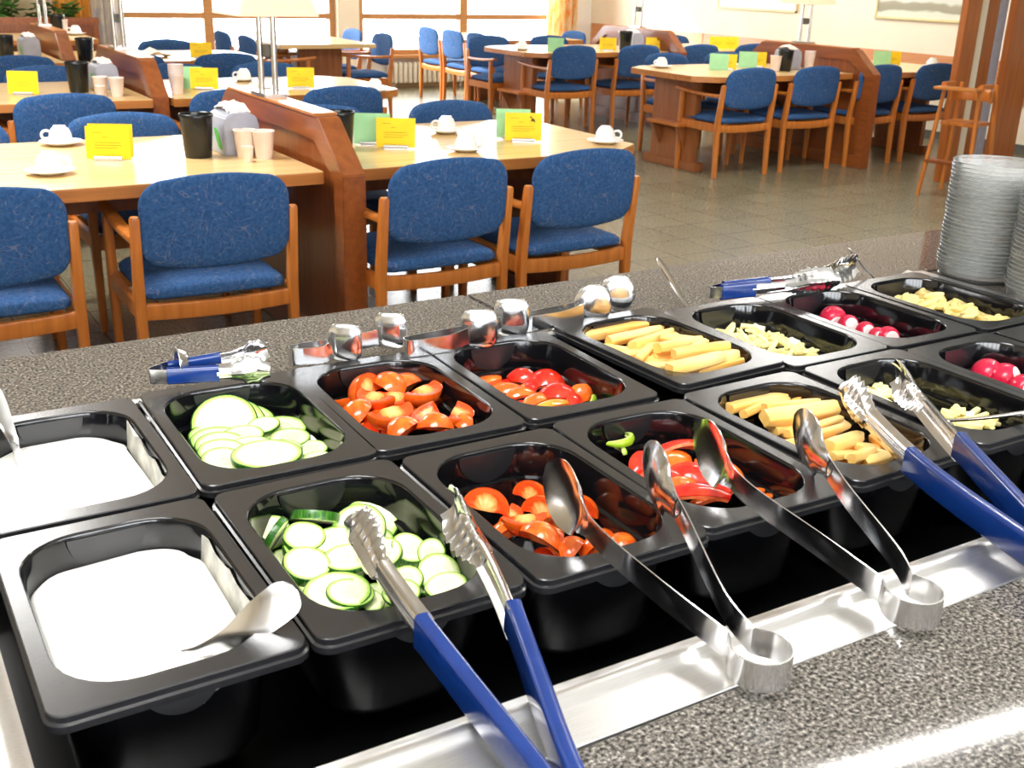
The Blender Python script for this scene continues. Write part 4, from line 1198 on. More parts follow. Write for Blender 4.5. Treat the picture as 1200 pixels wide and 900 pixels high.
for i in range(16):
    mu[i % 3]((px + rnd.uniform(-.04, .04), py + rnd.uniform(-.08, .05), .952 + .012 * rnd.random()), (rnd.uniform(-.3, .3), 0, rnd.uniform(0, 6)), .016, 'glossy pale yellow mushroom slice in the heap in the back mushroom pan', 'mushroom slices in the back pan')
px, py = PANPOS[('mushroom', 'front')]
for i in range(8):
    mu[i % 3]((px + rnd.uniform(-.04, .03), py + rnd.uniform(-.02, .09), .955 + .01 * rnd.random()), (rnd.uniform(-.3, .3), 0, rnd.uniform(0, 6)), .016, 'pale yellow mushroom slice in the front pan at the right end', 'mushroom slices in the front pan')

# ------------------------------------------------------------------ tongs and spoons
def band(P, hf, lf, th=.0012, m=9, side=1, up=Vector((0, 0, 1)), upf=None):
    """a strip of sheet metal swept along P standing on edge; hf(s) its width, lf(s, t) its sideways dish"""
    Ls = [0]
    for i in range(1, len(P)): Ls.append(Ls[-1] + (P[i] - P[i - 1]).length)
    rings = []
    for i, p in enumerate(P):
        d = (P[min(i + 1, len(P) - 1)] - P[max(i - 1, 0)]).normalized()
        u0 = upf(Ls[i]) if upf else up
        s = d.cross(u0).normalized(); u = s.cross(d).normalized()
        h = hf(Ls[i]) / 2
        f = []; b_ = []
        for k in range(m):
            t = 2 * k / (m - 1) - 1; q = p + u * (h * t) + s * side * lf(Ls[i], t)
            f.append(q + s * th / 2); b_.append(q - s * th / 2)
        rings.append(f + b_[::-1])
    return MB().loft(rings), Ls[-1]

def steel_arm(root, pts, side, tipw=.056, tipl=.098):
    P = catmull(pts, 14)
    cum = 0; cut = 0
    for i in range(1, len(P)):
        cum += (P[i] - P[i - 1]).length
        if cum > tipl: cut = i; break
    tip, arm = P[:cut + 1], P[cut - 1:]
    mb, L = band(arm, lambda s: .021, lambda s, t: -.0012 * (1 - t * t))
    a = mb.build('arm', M['steel'], root, smooth=60)
    def hf(s):
        u = s / tipl
        return max(.0025, tipw * (math.sin(PI * min(1, (u * .86 + .02)) ** .8) ** .75)) if u < .72 else .021 + (tipw * .62 - .021) * (1 - ss(.72, 1.0, u))
    mb, L = band(tip, hf, lambda s, t: -.0085 * (1 - t * t) * ss(0, .5, s / tipl) * (1 - .75 * ss(.6, 1, s / tipl)), side=side, upf=lambda s: Vector((.30 * (1 - ss(.25, .95, s / tipl)), .62 * (1 - ss(.25, .95, s / tipl)), 1)))
    mb.build('spoon_tip', M['steel'], a, smooth=60)

def steel_tong(d, label):
    root = empty('steel_tongs'); tag(root, label, 'tongs', 'steel salad tongs')
    o = Vector(d['l'][2])
    steel_arm(root, d['a'], 1)
    steel_arm(root, list(reversed(d['b'])), -1)
    A, B = Vector(d['a'][-1]), Vector(d['b'][0])
    ax = ((A - Vector(d['a'][-2])).normalized() + (B - Vector(d['b'][1])).normalized()); ax.z = 0; ax.normalize()
    sd = Vector((-ax.y, ax.x, 0)); r = .0205; mid = (A + B) / 2; half = (B - A).length / 2
    if sd.dot(A - mid) < 0: sd = -sd
    ph = math.asin(min(.95, half / r)); c = mid + ax * (r * math.cos(ph) + .004); c.z = A.z
    P = [A] + [c - ax * (r * math.cos(a)) + sd * (r * math.sin(a)) for a in [ph + .25 + (2 * PI - 2 * ph - .5) * k / 40 for k in range(41)]] + [B]
    mb, L = band(P, lambda s: .021, lambda s, t: 0)
    mb.build('spring_bend', M['steel'], root, smooth=60)
    return root
for i, d in enumerate(STEEL_TONGS):
    dz = .0065
    d = {k: [(q[0], q[1], q[2] + dz) for q in v] for k, v in d.items()}
    steel_tong(d, ['spread steel tongs with spoon ends laid over the front tomato pan', 'spread steel tongs with spoon ends laid over the front pepper and carrot pans'][i])

def blue_arm(root, pts, side, grip_from, wid=.026, tipl=.085, upf=None):
    P = catmull(pts, 22)
    Ls = [0]
    for i in range(1, len(P)): Ls.append(Ls[-1] + (P[i] - P[i - 1]).length)
    T = Ls[-1]; g0 = grip_from * T
    cut = next(i for i, s in enumerate(Ls) if s > tipl)
    k2 = next(i for i, s in enumerate(Ls) if s > g0)
    # scalloped gripping end
    tip = []
    n = 110
    for j in range(n + 1):
        s = tipl * j / n; i = max(1, next(q for q, x in enumerate(Ls) if x >= s)); f = (s - Ls[i - 1]) / (Ls[i] - Ls[i - 1]); tip.append(P[i - 1].lerp(P[i], f))
    def hf(s):
        sc = 1 + .07 * math.cos(2 * PI * s / .0122) * (1 - ss(tipl * .76, tipl * .95, s))
        return wid * (.72 + 1.06 * ss(-.006, .020, s) - .80 * ss(tipl * .45, tipl * 1.001, s)) * sc
    def lf(s, t):
        e = abs(t) ** 2.2 * .010 * (1 - .3 * ss(tipl * .7, tipl * 1.001, s))
        return -(wid / .026) * (e - .005 * math.exp(-(t / .18) ** 2) * ss(.012, .03, s) + .0004 * math.cos(2 * PI * s / .0122) * ss(.4, .8, abs(t)))
    mb, _ = band(tip, hf, lf, m=21, side=side, upf=(lambda s_: Vector((.24 * (1 - ss(.35, 1, s_ / tipl)), .50 * (1 - ss(.35, 1, s_ / tipl)), 1))) if wid > .024 else upf)
    a = MB()
    mb2, _ = band(P[cut - 1:k2 + 2], lambda s: wid * .97, lambda s, t: -(.008 * abs(t) ** 4 - .002 * math.exp(-(t / .2) ** 2)), m=17, side=side, upf=upf)
    arm = mb2.build('arm', M['steel'], root, smooth=60)
    mb.build('scalloped_tip', M['steel'], arm, smooth=60)
    G = P[k2:]; rings = []
    for i, p in enumerate(G):
        d = (G[min(i + 1, len(G) - 1)] - G[max(i - 1, 0)]).normalized()
        u0 = upf(0) if upf else Vector((0, 0, 1))
        s = d.cross(u0).normalized() * side; u = s.cross(d).normalized() * side
        k = 1 + .05 * (i == 0)
        w, t = wid * 1.04 * k, min(.0115, wid * .44) * k
        rings.append([p + u * q[1] + s * (q[0] - .003) for q in [(r[0], r[1]) for r in rrect(t, w, .0035, 3)]])
    MB().loft(rings).build('grip', M['blue_grip'], arm, smooth=45)
    return P[-1]

def blue_tong(d, label, gf, joint=True, wid=.026, tipl=.085):
    root = empty('blue_handled_tongs'); tag(root, label, 'tongs', 'blue handled tongs')
    if wid < .02:
        e = (Vector(d['a'][-1]) + Vector(d['b'][-1])) / 2; q = (Vector(d['a'][-1]) - Vector(d['a'][-2])).normalized()
        m_ = MB(); rs = []
        for r_, z_ in ((.013, -.004), (.019, -.012), (.0205, -.013), (.0205, -.0118), (.0195, -.0112), (.0135, -.003)):
            c_ = e - q * (.012 + z_ * 1.0 + .012); t_ = Vector((-q.y, q.x, 0)).normalized()
            rs.append([c_ + t_ * (r_ * .7 * math.cos(2 * PI * k / 24)) + Vector((0, 0, 1)) * (r_ * math.sin(2 * PI * k / 24) + .006) for k in range(24)])
        m_.loft(rs, True, False, False).build('lock_ring', M['steel'], root, smooth=50)
    e1 = blue_arm(root, d['a'], 1, gf, wid, tipl); e2 = blue_arm(root, d['b'], -1, gf, wid, tipl)
    P = catmull([e1, (e1 + e2) / 2 + (e1 - Vector(d['a'][-2])).normalized() * .02, e2], 8)
    mb, _ = band(P, lambda s: .016, lambda s, t: 0)
    mb.build('hinge', M['steel'], root, smooth=60)
for i, d in enumerate(BLUE_TONGS):
    d = {'a': [d['a'][0], d['a'][2], d['a'][4], d['a'][5]] if i == 0 else [d['a'][0], d['a'][2], d['a'][5]], 'b': [d['b'][0], d['b'][2], d['b'][4], d['b'][5]] if i == 0 else [d['b'][0], d['b'][2], d['b'][5]]}
    d = {k: [(q[0], q[1], q[2] + .005) for q in v] for k, v in d.items()}
    blue_tong(d, ['open blue handled tongs with scalloped tips laid over the front cucumber pan', 'open blue handled tongs with scalloped tips at the front carrot and cheese pans'][i], [.46, .42][i])
for i, d in enumerate(BACK_BLUE):
    d = {k: [(q[0], q[1], q[2] + .004) for q in v] for k, v in d.items()}
    blue_tong(d, ['closed blue handled tongs lying behind the back cucumber pan', 'closed blue handled tongs lying behind the back radish pan'][i], [.50, .72][i], wid=[.018, .022][i], tipl=[.042, .10][i])
bl = ['steel tongs with blunt spatula ends lying behind the back tomato pan', 'steel tongs with curved ends lying behind the back pepper pan', 'steel tongs with round spoon ends lying behind the back carrot pan']
for i, d in enumerate(BACK_STEEL):
    root = empty('steel_tongs'); tag(root, bl[i], 'tongs', 'steel salad tongs')
    L0 = Vector(d['l'][0]); m1, m2 = Vector(d['m'][0]), Vector(d['m'][1])
    zb = .998 + .013
    pl = Vector((L0.x, L0.y, zb))
    dirv = (m2 - L0); dirv.z = 0; dirv.normalize(); nrm = Vector((-dirv.y, dirv.x, 0))
    for q, (mm, s) in enumerate(((m1, -1), (m2, 1))):
        tl = (mm - L0).length
        P = catmull([pl + nrm * s * .010, pl + dirv * tl * .5 + nrm * s * .012, pl + dirv * (tl - .012) + nrm * s * .010 + Vector((0, 0, .004))], 10)
        mb, _ = band(P, lambda s_: .020, lambda s_, t: 0)
        a = mb.build('arm', M['steel'], root, smooth=60)
        c = pl + dirv * (tl + .004) + nrm * s * .010 + Vector((0, 0, .010))
        # dished spoon end, turned across the arm
        sp = MB(); rs = []
        W_, H_ = ((.020, .023), (.023, .025), (.026, .028))[i]
        n = 24
        for r_, dp in ((.05, .0036), (.4, .0032), (.75, .002), (.93, .0), (1, -.0015), (1.0, -.0025), (.92, -.0011), (.73, .0008), (.4, .002), (.05, .0024)):
            ring_ = []
            for k in range(n):
                an = 2 * PI * k / n
                ca, sa = math.cos(an), math.sin(an)
                if i < 2: ca, sa = [math.copysign(abs(v) ** .55, v) for v in (ca, sa)]
                ring_.append(c + (dirv * -.5 + nrm * -.86) * dp * 1.0 + (dirv * .86 - nrm * .5) * (W_ * r_ * ca) + Vector((0, 0, 1)) * (H_ * r_ * sa))
            rs.append(ring_)
        sp.loft(rs).build('spoon_tip', M['steel'], a, smooth=60)
    P = catmull([pl + nrm * .010, pl - dirv * .012 + nrm * .006, pl - dirv * .012 - nrm * .006, pl - nrm * .010], 8)
    mb, _ = band(P, lambda s_: .020, lambda s_, t: 0); mb.build('spring_bend', M['steel'], root, smooth=60)

def spoon(pts, w0, w1, label, bowl=True, tipw=None, upv=(0, 0, 1)):
    P = catmull(pts, 10); T = sum((P[i] - P[i - 1]).length for i in range(1, len(P)))
    root = empty('serving_spoon'); tag(root, label, 'spoon', 'serving spoons')
    d = (P[-1] - P[0]).normalized()
    side = d.cross(Vector((0, 0, 1))).normalized() if upv == (0, 0, 1) else Vector(upv).normalized()
    def hf(s):
        u = s / T; w = w0 + (w1 - w0) * ss(.1, .8, u)
        return w * (1 if u < .88 else math.sqrt(max(.02, 1 - ((u - .88) / .125) ** 2)))
    mb, _ = band(P, hf, lambda s, t: .0012 * (1 - t * t), th=.0016, up=side)
    mb.build('handle', M['steel'], root, smooth=60)
    c = P[0] - Vector((d.x, d.y, 0)).normalized() * .020 + Vector((0, 0, -.006))
    sp = MB(); rs = []
    dd = Vector((d.x, d.y, 0)).normalized(); sd = Vector((-dd.y, dd.x, 0))
    for r_, dp in ((.05, -.008), (.5, -.006), (.85, -.002), (1, .001), (.98, .002), (.84, -.0008), (.5, -.0045), (.05, -.0065)):
        rs.append([c + dd * (.030 * r_ * math.cos(2 * PI * k / 24)) + sd * (.019 * r_ * math.sin(2 * PI * k / 24)) + Vector((0, 0, dp)) for k in range(24)])
    sp.loft(rs).build('bowl', M['steel'], root, smooth=60)
spoon(SPOON_DRESS_F, .008, .027, 'steel spoon sunk in the white dressing of the front left pan', upv=(-.25, .5, .83))
spoon(SPOON_DRESS_B, .007, .020, 'steel spoon handle standing in the white dressing of the back left pan')
spoon(SPOON_CHE_B, .009, .024, 'steel spoon standing in the cheese strips of the back row')
spoon(SPOON_MUS, .004, .007, 'thin steel spoon standing in the mushroom slices')
spoon(SPOON_CHE_F, .008, .016, 'steel spoon lying in the cheese strips of the front row')

# ------------------------------------------------------------------ stacked glass bowls
bw = MB().lathe([(.0, 0), (.058, 0), (.0625, .002), (.0645, .007), (.0675, .019), (.0688, .0225), (.0686, .0235), (.0670, .023), (.0655, .019), (.0626, .008), (.059, .0042), (.0, .0038)], 48, caps=(False, False)).build('glass_bowl', M['bowl_glass'], None, smooth=60)
MB().lathe([(.0672, .0216), (.0688, .0218), (.0693, .0228), (.0688, .0238), (.0674, .0238)], 48, caps=(False, False)).build('rim', M['bowl_rim'], bw, smooth=60)
bw['category'] = 'bowl'; bowl = Stamp(bw)
for (bx, by), n, nm in ((BOWL, 27, 'left'), (BOWL2, 27, 'right')):
    for k in range(n):
        wob = .0012
        lab = 'clear glass bowl nested in the %s of the two bowl stacks' % nm
        if k == n - 1: lab = 'topmost clear glass bowl of the %s stack by the mushroom pan' % nm
        bowl((bx + random.uniform(-wob, wob), by + random.uniform(-wob, wob), ZT + .0062 * k), random.uniform(0, 6), None, lab, 'glass bowls in the %s stack' % nm)

# ------------------------------------------------------------------ chairs
def pillow(outline, front, back, bend, n=5):
    """rounded cushion from a 2-D outline: rings shrink to the middle on both faces"""
    cx = sum(p[0] for p in outline) / len(outline); cy = sum(p[1] for p in outline) / len(outline)
    rings = []
    for side, th in ((-1, back), (1, front)):
        seq = [(.02, 1), (.5, 1), (.82, .96), (.94, .78), (.99, .4), (1.0, 0)]
        if side > 0: seq = seq[::-1][1:]
        for s, q in seq:
            rings.append([bend(cx + (p[0] - cx) * s, cy + (p[1] - cy) * s, side * th * q) for p in outline])
    return MB().loft(rings)

def outline_rr(w, z0, z1, rt, rb, bow=0, n=8):
    out = []
    for sx, sz, r, a0 in ((1, 1, rt, 0), (-1, 1, rt, 90), (-1, -1, rb, 180), (1, -1, rb, 270)):
        zc = (z1 - r) if sz > 0 else (z0 + r)
        for k in range(n + 1):
            a = R(a0 + 90 * k / n); out.append((sx * (w / 2 - r) + r * math.cos(a), zc + r * math.sin(a)))
        if (sx, sz) == (1, 1) or (sx, sz) == (-1, -1):
            for k in range(1, 8):
                t = k / 8; s_ = 1 if sz > 0 else -1
                x = sx * (w / 2 - r) * (1 - 2 * t); out.append((x, (z1 if sz > 0 else z0) + s_ * bow * (1 - (2 * t - 1) ** 2)))
    return out

def make_chair():
    root = empty('dining_armchair')
    m = M['chair_wood']
    for s in (-1, 1):
        mb = MB(); x = s * .255
        rings = []
        for z, y, w, d in ((0, .0, .030, .036), (.34, .012, .034, .046), (.42, .010, .034, .046), (.675, -.022, .030, .036), (.683, -.023, .024, .03)):
            rings.append([(x + q[0], y + q[1], z) for q in rrect(w, d, .009, 2)])
        mb.loft(rings).build('rear_leg', m, root, smooth=40)
        mb = MB(); rings = []
        for z, y, w in ((0, .455, .028), (.35, .450, .036), (.60, .448, .032)):
            rings.append([(x + q[0], y + q[1], z) for q in rrect(w, w + .006, .010, 2)])
        mb.loft(rings).build('front_leg', m, root, smooth=40)
        mb = MB(); rings = []
        for t in range(9):
            u = t / 8; y = -.005 + .53 * u
            rings.append([(x - s * .004 + q[0] * (1 + .5 * math.sin(u * PI * .9)), y, .600 + .022 * u - .01 * math.sin(u * PI) + q[1]) for q in [(r[0], r[1]) for r in rrect(.032, .026, .009, 2)]])
        mb.loft(rings).build('armrest', m, root, smooth=40)
        MB().span((s * .243, .02, .335), (s * .267, .44, .395)).build('side_rail', m, root, bevel=.004)
    mb = MB(); rings = []
    for t in range(9):
        u = t / 8 * 2 - 1
        rings.append([(u * .245, .012 + q[0], .365 - .010 * (1 - u * u) + q[1]) for q in [(r[0], r[1]) for r in rrect(.024, .056, .006, 2)]])
    mb.loft(rings).build('rear_rail', m, root, smooth=40)
    MB().span((-.245, .435, .335), (.245, .460, .395)).build('front_rail', m, root, bevel=.004)
    o2 = outline_rr(.475, .005, .475, .05, .04, .006)
    pillow(o2, .030, .018, lambda x, y, n: (x, y, .412 + n - .16 * 0 + .010 * math.cos(x / .24 * 1.5) * (n > 0) - .02 * ss(.30, .48, y) * 0)).build('seat', M['fabric'], root, smooth=60)
    ob = outline_rr(.485, .515, .797, .088, .070, .014)
    def bend(x, z, n):
        y = -.030 + .34 * (x * x) - (z - .515) * .10
        return (x, y + n, z - .012 * (x / .24) ** 2 * 0)
    pillow(ob, .020, .016, bend).build('backrest', M['fabric'], root, smooth=60)
    root['category'] = 'chair'; root['group'] = 'blue dining armchairs'
    return root
chair = Stamp(make_chair())
CH = [  # x, y of the rear legs, heading, label
 (.10, 2.90, 0, 'blue armchair nearest the counter, cut by the left frame edge'),
 (.79, 2.88, -1.5, 'blue armchair backing onto the counter just left of the nearest wooden partition'),
 (1.63, 2.87, 1, 'blue armchair backing onto the counter just right of the nearest wooden partition'),
 (2.22, 2.87, 1.5, 'blue armchair at the outer right end of the table nearest the counter'),
 (.86, 4.36, 180, 'blue armchair facing the counter across the near left table, beside the black bin'),
 (.16, 4.36, 180, 'blue armchair facing the counter across the near left table, by the inverted cups'),
 (2.47, 4.36, 180, 'blue armchair facing the counter behind the cups of the near right table'),
 (1.76, 4.36, 180, 'blue armchair facing the counter on the near right table, beside the partition'),
 (.78, 5.28, 0, 'blue armchair backing the second left table with one yellow card before it'),
 (.08, 5.28, 0, 'blue armchair at the second left table, cut by the left frame edge'),
 (1.63, 5.28, 0, 'blue armchair behind the nearest partition, showing just above the black bin'),
 (2.24, 5.26, 0, 'blue armchair backing the second right table, right of the lamp poles'),
 (2.34, 6.75, 180, 'blue armchair facing us across the second right table, right of the lamp'),
 (1.72, 6.75, 180, 'blue armchair facing us across the second right table, beside its partition'),
 (.95, 6.75, 180, 'blue armchair facing us across the second left table'),
 (.92, 7.66, 0, 'blue armchair backing the third left table, behind a black bin'),
 (.22, 7.66, 0, 'blue armchair backing the third left table at the frame edge'),
 (2.34, 7.66, 0, 'blue armchair backing the third right table, behind the yellow and mint cards'),
 (1.66, 7.66, 0, 'blue armchair backing the third right table, beside its partition'),
 (2.30, 9.10, 180, 'blue armchair facing us across the third right table, below the window'),
 (5.70, 5.70, -1, 'blue armchair at the outer left end of the near table by the paintings'),
 (6.38, 5.70, -1, 'blue armchair left of the partition below the right hand lamp'),
 (7.10, 5.70, -1, 'blue armchair right of the partition below the right hand lamp'),
 (7.77, 5.70, -1, 'blue armchair beside the tall wooden screen posts'),
 (6.00, 7.02, 180, 'blue armchair facing us across the near table, behind its leftmost cup'),
 (6.66, 7.02, 180, 'blue armchair facing us across the near right side table, by the partition'),
 (7.55, 7.02, 180, 'blue armchair facing us behind the partition, toward the painted wall'),
 (5.71, 8.06, -1, 'blue armchair at the outer left end of the farther table by the curtain'),
 (6.46, 8.06, -1, 'blue armchair left of the farther partition with a lamp on it'),
 (7.20, 8.06, -1, 'blue armchair right of the farther partition with a lamp on it'),
 (7.90, 8.06, -1, 'blue armchair backing the farther table close to the painted wall'),
 (5.62, 9.40, 180, 'blue armchair facing us across the farther table near the green card'),
 (6.35, 9.40, 180, 'blue armchair facing us across the farther table near the wooden partition'),
 (8.00, 9.40, 180, 'blue armchair facing us across the farther table beside the wooden wall band'),
 (5.80, 9.92, -90, 'nearest of three sunlit armchairs in a row by the right window'),
 (5.80, 10.48, -90, 'middle of three sunlit armchairs in a row by the right window'),
 (5.80, 11.06, -90, 'farthest of three sunlit armchairs in a row by the right window'),
 (3.20, 9.62, -90, 'nearer of the two sunlit armchairs left of the long window table'),
 (3.20, 10.35, -90, 'farther of the two sunlit armchairs left of the long window table'),
 (4.62, 9.90, 90, 'nearer armchair on the right side of the long window table'),
 (4.62, 10.65, 90, 'farther armchair on the right side of the long window table'),
 (7.15, 10.2, 90, 'armchair with its back to the painted wall at the window table'),
]
for x, y, a, lab in CH:
    chair((x, y, 0), R(a), None, lab)

# ------------------------------------------------------------------ tables
TZ = .735
def make_table(L, D, outer=-1, inset=.26):
    """long axis x, origin at the middle of the partition end; outer = side on which the free end lies"""
    root = empty('dining_table'); c = .20
    x0, x1 = 0, outer * L
    poly = [(x0, -D / 2), (x1 - outer * c, -D / 2), (x1, -D / 2 + c * .75), (x1, D / 2 - c * .75), (x1 - outer * c, D / 2), (x0, D / 2)]
    MB().prism(poly, 'z', TZ - .045, TZ - .003).build('edge_band', M['edge_wood'], root, bevel=.003)
    ins = .004
    poly2 = [(x0, -D / 2 + ins), (x1 - outer * (c + ins * .3), -D / 2 + ins), (x1 - outer * ins, -D / 2 + c * .75 + ins * .3), (x1 - outer * ins, D / 2 - c * .75 - ins * .3), (x1 - outer * (c + ins * .3), D / 2 - ins), (x0, D / 2 - ins)]
    MB().prism(poly2, 'z', TZ - .004, TZ).build('tabletop', M['table_top'], root, smooth=0)
    xe = x1 - outer * inset
    MB().span((xe - .028, -.26, .05), (xe + .028, .26, TZ - .045)).build('end_panel', M['mid_wood'], root, bevel=.004)
    MB().span((xe - .045, -.33, 0), (xe + .045, .33, .07)).build('foot', M['mid_wood'], root, bevel=.008)
    MB().span((xe + outer * .028, -.20, .335), (xe + outer * .135, .20, .360)).build('footrest', M['chair_wood'], root, bevel=.004)
    for s in (-1, 1):
        MB().prism([(xe + outer * .028, .335), (xe + outer * .12, .335), (xe + outer * .028, .16)], 'y', s * .15 - .014, s * .15 + .014).build('bracket', M['mid_wood'], root, bevel=.003)
    MB().span((x0 + outer * .02, -.02, TZ - .19), (xe, .02, TZ - .045)).build('stretcher', M['mid_wood'], root, bevel=.003)
    root['category'] = 'table'; root['group'] = 'wooden dining tables'
    return root
tl, trr, tr_l = Stamp(make_table(1.42, 1.06, -1)), Stamp(make_table(1.40, 1.06, 1)), Stamp(make_table(1.56, 1.04, -1, .19))
for st, x, y, a, lab in ((tl, 1.268, 3.65, 0, 'pale topped wooden table nearest the counter, left of the nearest partition'), (trr, 1.382, 3.65, 0, 'pale topped wooden table nearest the counter, right of the nearest partition'),
    (tl, 1.268, 6.03, 0, 'second table back on the left, left of its partition'), (trr, 1.382, 6.03, 0, 'second table back on the left block, right of its partition'),
    (tl, 1.268, 8.41, 0, 'third table back on the left, left of its partition'), (trr, 1.382, 8.41, 0, 'third table back on the left block, right of its partition'),
    (trr, .62, 10.75, 0, 'table before the low wooden divider at the far left'),
    (tr_l, 6.868, 6.27, 0, 'wooden table with its end panel and footrest showing, left of the right hand partition'), (trr, 6.972, 6.24, 0, 'wooden table between the right hand partition and the painted wall'),
    (tr_l, 6.868, 8.62, 0, 'farther table with its end panel showing, left of the farther right partition'), (trr, 6.972, 8.62, 0, 'farther table between the farther right partition and the painted wall'),
    (trr, 6.52, 9.82, 90, 'table by the right window beside three armchairs in a row')):
    st((x, y, 0), R(a), None, lab)

# long window table with a broad closed end
wt = empty('dining_table', (3.9, 10.3, 0)); tag(wt, 'sunlit table with a broad brown end panel before the left window', 'table', 'wooden dining tables')
MB().span((-.48, -.85, TZ - .04), (.48, 1.1, TZ)).build('tabletop', M['table_top'], wt, bevel=.004)
MB().span((-.22, -.62, .03), (.22, -.56, TZ - .04)).build('end_panel', M['mid_wood'], wt, bevel=.004)
MB().span((-.22, .80, .03), (.22, .86, TZ - .04)).build('end_panel', M['mid_wood'], wt, bevel=.004)
for y in (-.59, .83): MB().span((-.34, y - .05, 0), (.34, y + .05, .06)).build('foot', M['mid_wood'], wt, bevel=.006)
MB().span((-.02, -.56, .45), (.02, .80, .6)).build('stretcher', M['mid_wood'], wt, bevel=.004)

# ------------------------------------------------------------------ booth partitions with lamps
def make_partition():
    root = empty('booth_partition')
    L, hh, sl, sh = 1.50, .915, .22, .175
    out = [(0, 0), (0, hh - sh), (sl, hh), (L - sl, hh), (L, hh - sh), (L, 0)]
    b_ = .085
    inn = [(b_, .10), (b_, hh - sh - .03), (sl + .045, hh - b_), (L - sl - .045, hh - b_), (L - b_, hh - sh - .03), (L - b_, .10)]
    fr = MB(); n = 6; vs = []
    for x in (-.045, .045):
        vs += [(x, q[0], q[1]) for q in out] + [(x, q[0], q[1]) for q in inn]
    fs = []
    for i in range(n):
        j = (i + 1) % n
        fs += [(i, j, n + j, n + i), (2 * n + i, 3 * n + i, 3 * n + j, 2 * n + j), (i, 2 * n + i, 2 * n + j, j), (n + i, n + j, 3 * n + j, 3 * n + i)]
    fr.add(vs, fs).build('frame', M['dark_wood_y'], root, smooth=20, bevel=.004)
    MB().prism([(q[0] + (.75 - q[0]) * -.01, q[1]) for q in inn], 'x', -.024, .024).build('panel', M['dark_wood'], root, smooth=0)
    MB().span((-.05, .25, hh), (.05, L - .25, hh + .012)).build('top_cap', M['edge_wood'], root, bevel=.004)
    root['category'] = 'partition'; root['group'] = 'wooden booth partitions'
    return root
part = Stamp(make_partition())
PT = [(1.325, 2.98, 'dark wooden booth partition nearest the counter'), (1.325, 5.56, 'dark wooden booth partition second from the counter in the left block'), (1.325, 8.04, 'dark wooden booth partition third from the counter in the left block'),
      (6.915, 5.55, 'dark wooden booth partition with slanted ends at the right, near the screen posts'), (6.915, 7.93, 'dark wooden booth partition farther right, half hidden by chairs')]
for x, y, lab in PT: part((x, y, 0), 0, None, lab)

def make_lamp():
    root = empty('table_lamp')
    MB().span((-.05, -.09, 0), (.05, .09, .014)).build('base', M['chrome'], root, bevel=.004)
    for s in (-1, 1): MB().tube([(s * .018, -s * .031, .01), (s * .018, -s * .031, .38)], .0125, 14).build('pole', M['chrome'], root)
    MB().span((-.012, -.022, .15), (.012, .022, .20)).build('switch_box', M['grey_box'], root, bevel=.004)
    MB().tube([(0, 0, .30), (0, 0, .36)], .02, 12).build('bulb_socket', M['fixture'], root)
    sh = MB(); rings = []
    for w, z in ((.330, .312), (.332, .316), (.20, .52), (.195, .52), (.324, .316)): rings.append(rrect(w, w, .012, 2, z=z))
    sh.loft(rings, True, False, False).build('lamp_shade', M['shade'], root, smooth=20)
    root['category'] = 'lamp'; root['group'] = 'twin pole table lamps'; return root
lampS = Stamp(make_lamp())
for x, y, lab in ((1.325, 3.83, 'twin pole steel lamp on the partition nearest the counter'), (1.325, 6.42, 'twin pole steel lamp on the second partition of the left block'), (1.325, 8.98, 'twin pole steel lamp on the third partition of the left block'),
                  (6.915, 6.38, 'twin pole lamp with a glowing shade on the right hand partition'), (6.915, 8.68, 'twin pole lamp on the farther right partition against the pale wall')):
    lampS((x, y, .927), 0, None, lab)

# ------------------------------------------------------------------ things on the tables
def make_cup():
    root = empty('coffee_cup')
    MB().lathe([(.040, 0), (.0415, .001), (.041, .012), (.037, .035), (.029, .052), (.0215, .058), (.021, .062), (.018, .062), (.017, .059), (0, .058)], 28, caps=(False, False)).build('bowl', M['china'], root, smooth=50)
    MB().tube(catmull([(.038, 0, .018), (.058, 0, .018), (.062, 0, .034), (.050, 0, .044), (.034, 0, .042)], 5), .0045, 8).build('handle', M['china'], root)
    root['category'] = 'cup'; root['group'] = 'upturned coffee cups'; return root
cup = Stamp(make_cup())
sau = MB().lathe([(0, .003), (.030, .003), (.032, 0), (.036, .0), (.05, .006), (.073, .014), (.0735, .0155), (.05, .0085), (.032, .006), (0, .006)], 32, caps=(False, False)).build('saucer', M['china'], None, smooth=50)
sau['category'] = 'saucer'; sau['group'] = 'white saucers'; saucer = Stamp(sau)
def place_cup(k, rz, where, sc=1.0):
    x, y = PR[k]
    saucer((x, y, TZ), 0, sc, 'saucer under the cup ' + where)
    cup((x, y, TZ + .006 * sc), R(rz), sc, 'white upturned cup ' + where)
place_cup('cupA', 160, 'behind the yellow card on the near left table', 1.12)
place_cup('cupB', -20, 'at the front edge of the near left table', 1.12)
place_cup('cup2a', 170, 'farther back on the near right table', 1.1)
place_cup('cup2b', -20, 'at the front edge of the near right table', 1.1)
place_cup('cup2c', -30, 'at the right end of the near right table', 1.1)
place_cup('qcup', 180, 'behind the nearest partition on the second right table', 1.1)
place_cup('qcup2', 90, 'at the right end of the second right table', 1.1)
place_cup('bcup1', 180, 'at the left end of the near table by the paintings', 1.2)
place_cup('bcup2', 180, 'right of the cards on the near table by the paintings', 1.2)
place_cup('ccup', 180, 'at the left end of the farther right table', 1.2)
place_cup('ecup', 180, 'on the table by the painted wall near the screen posts', 1.2)
place_cup('ucup2', 180, 'on the table before the far left divider', 1.3)

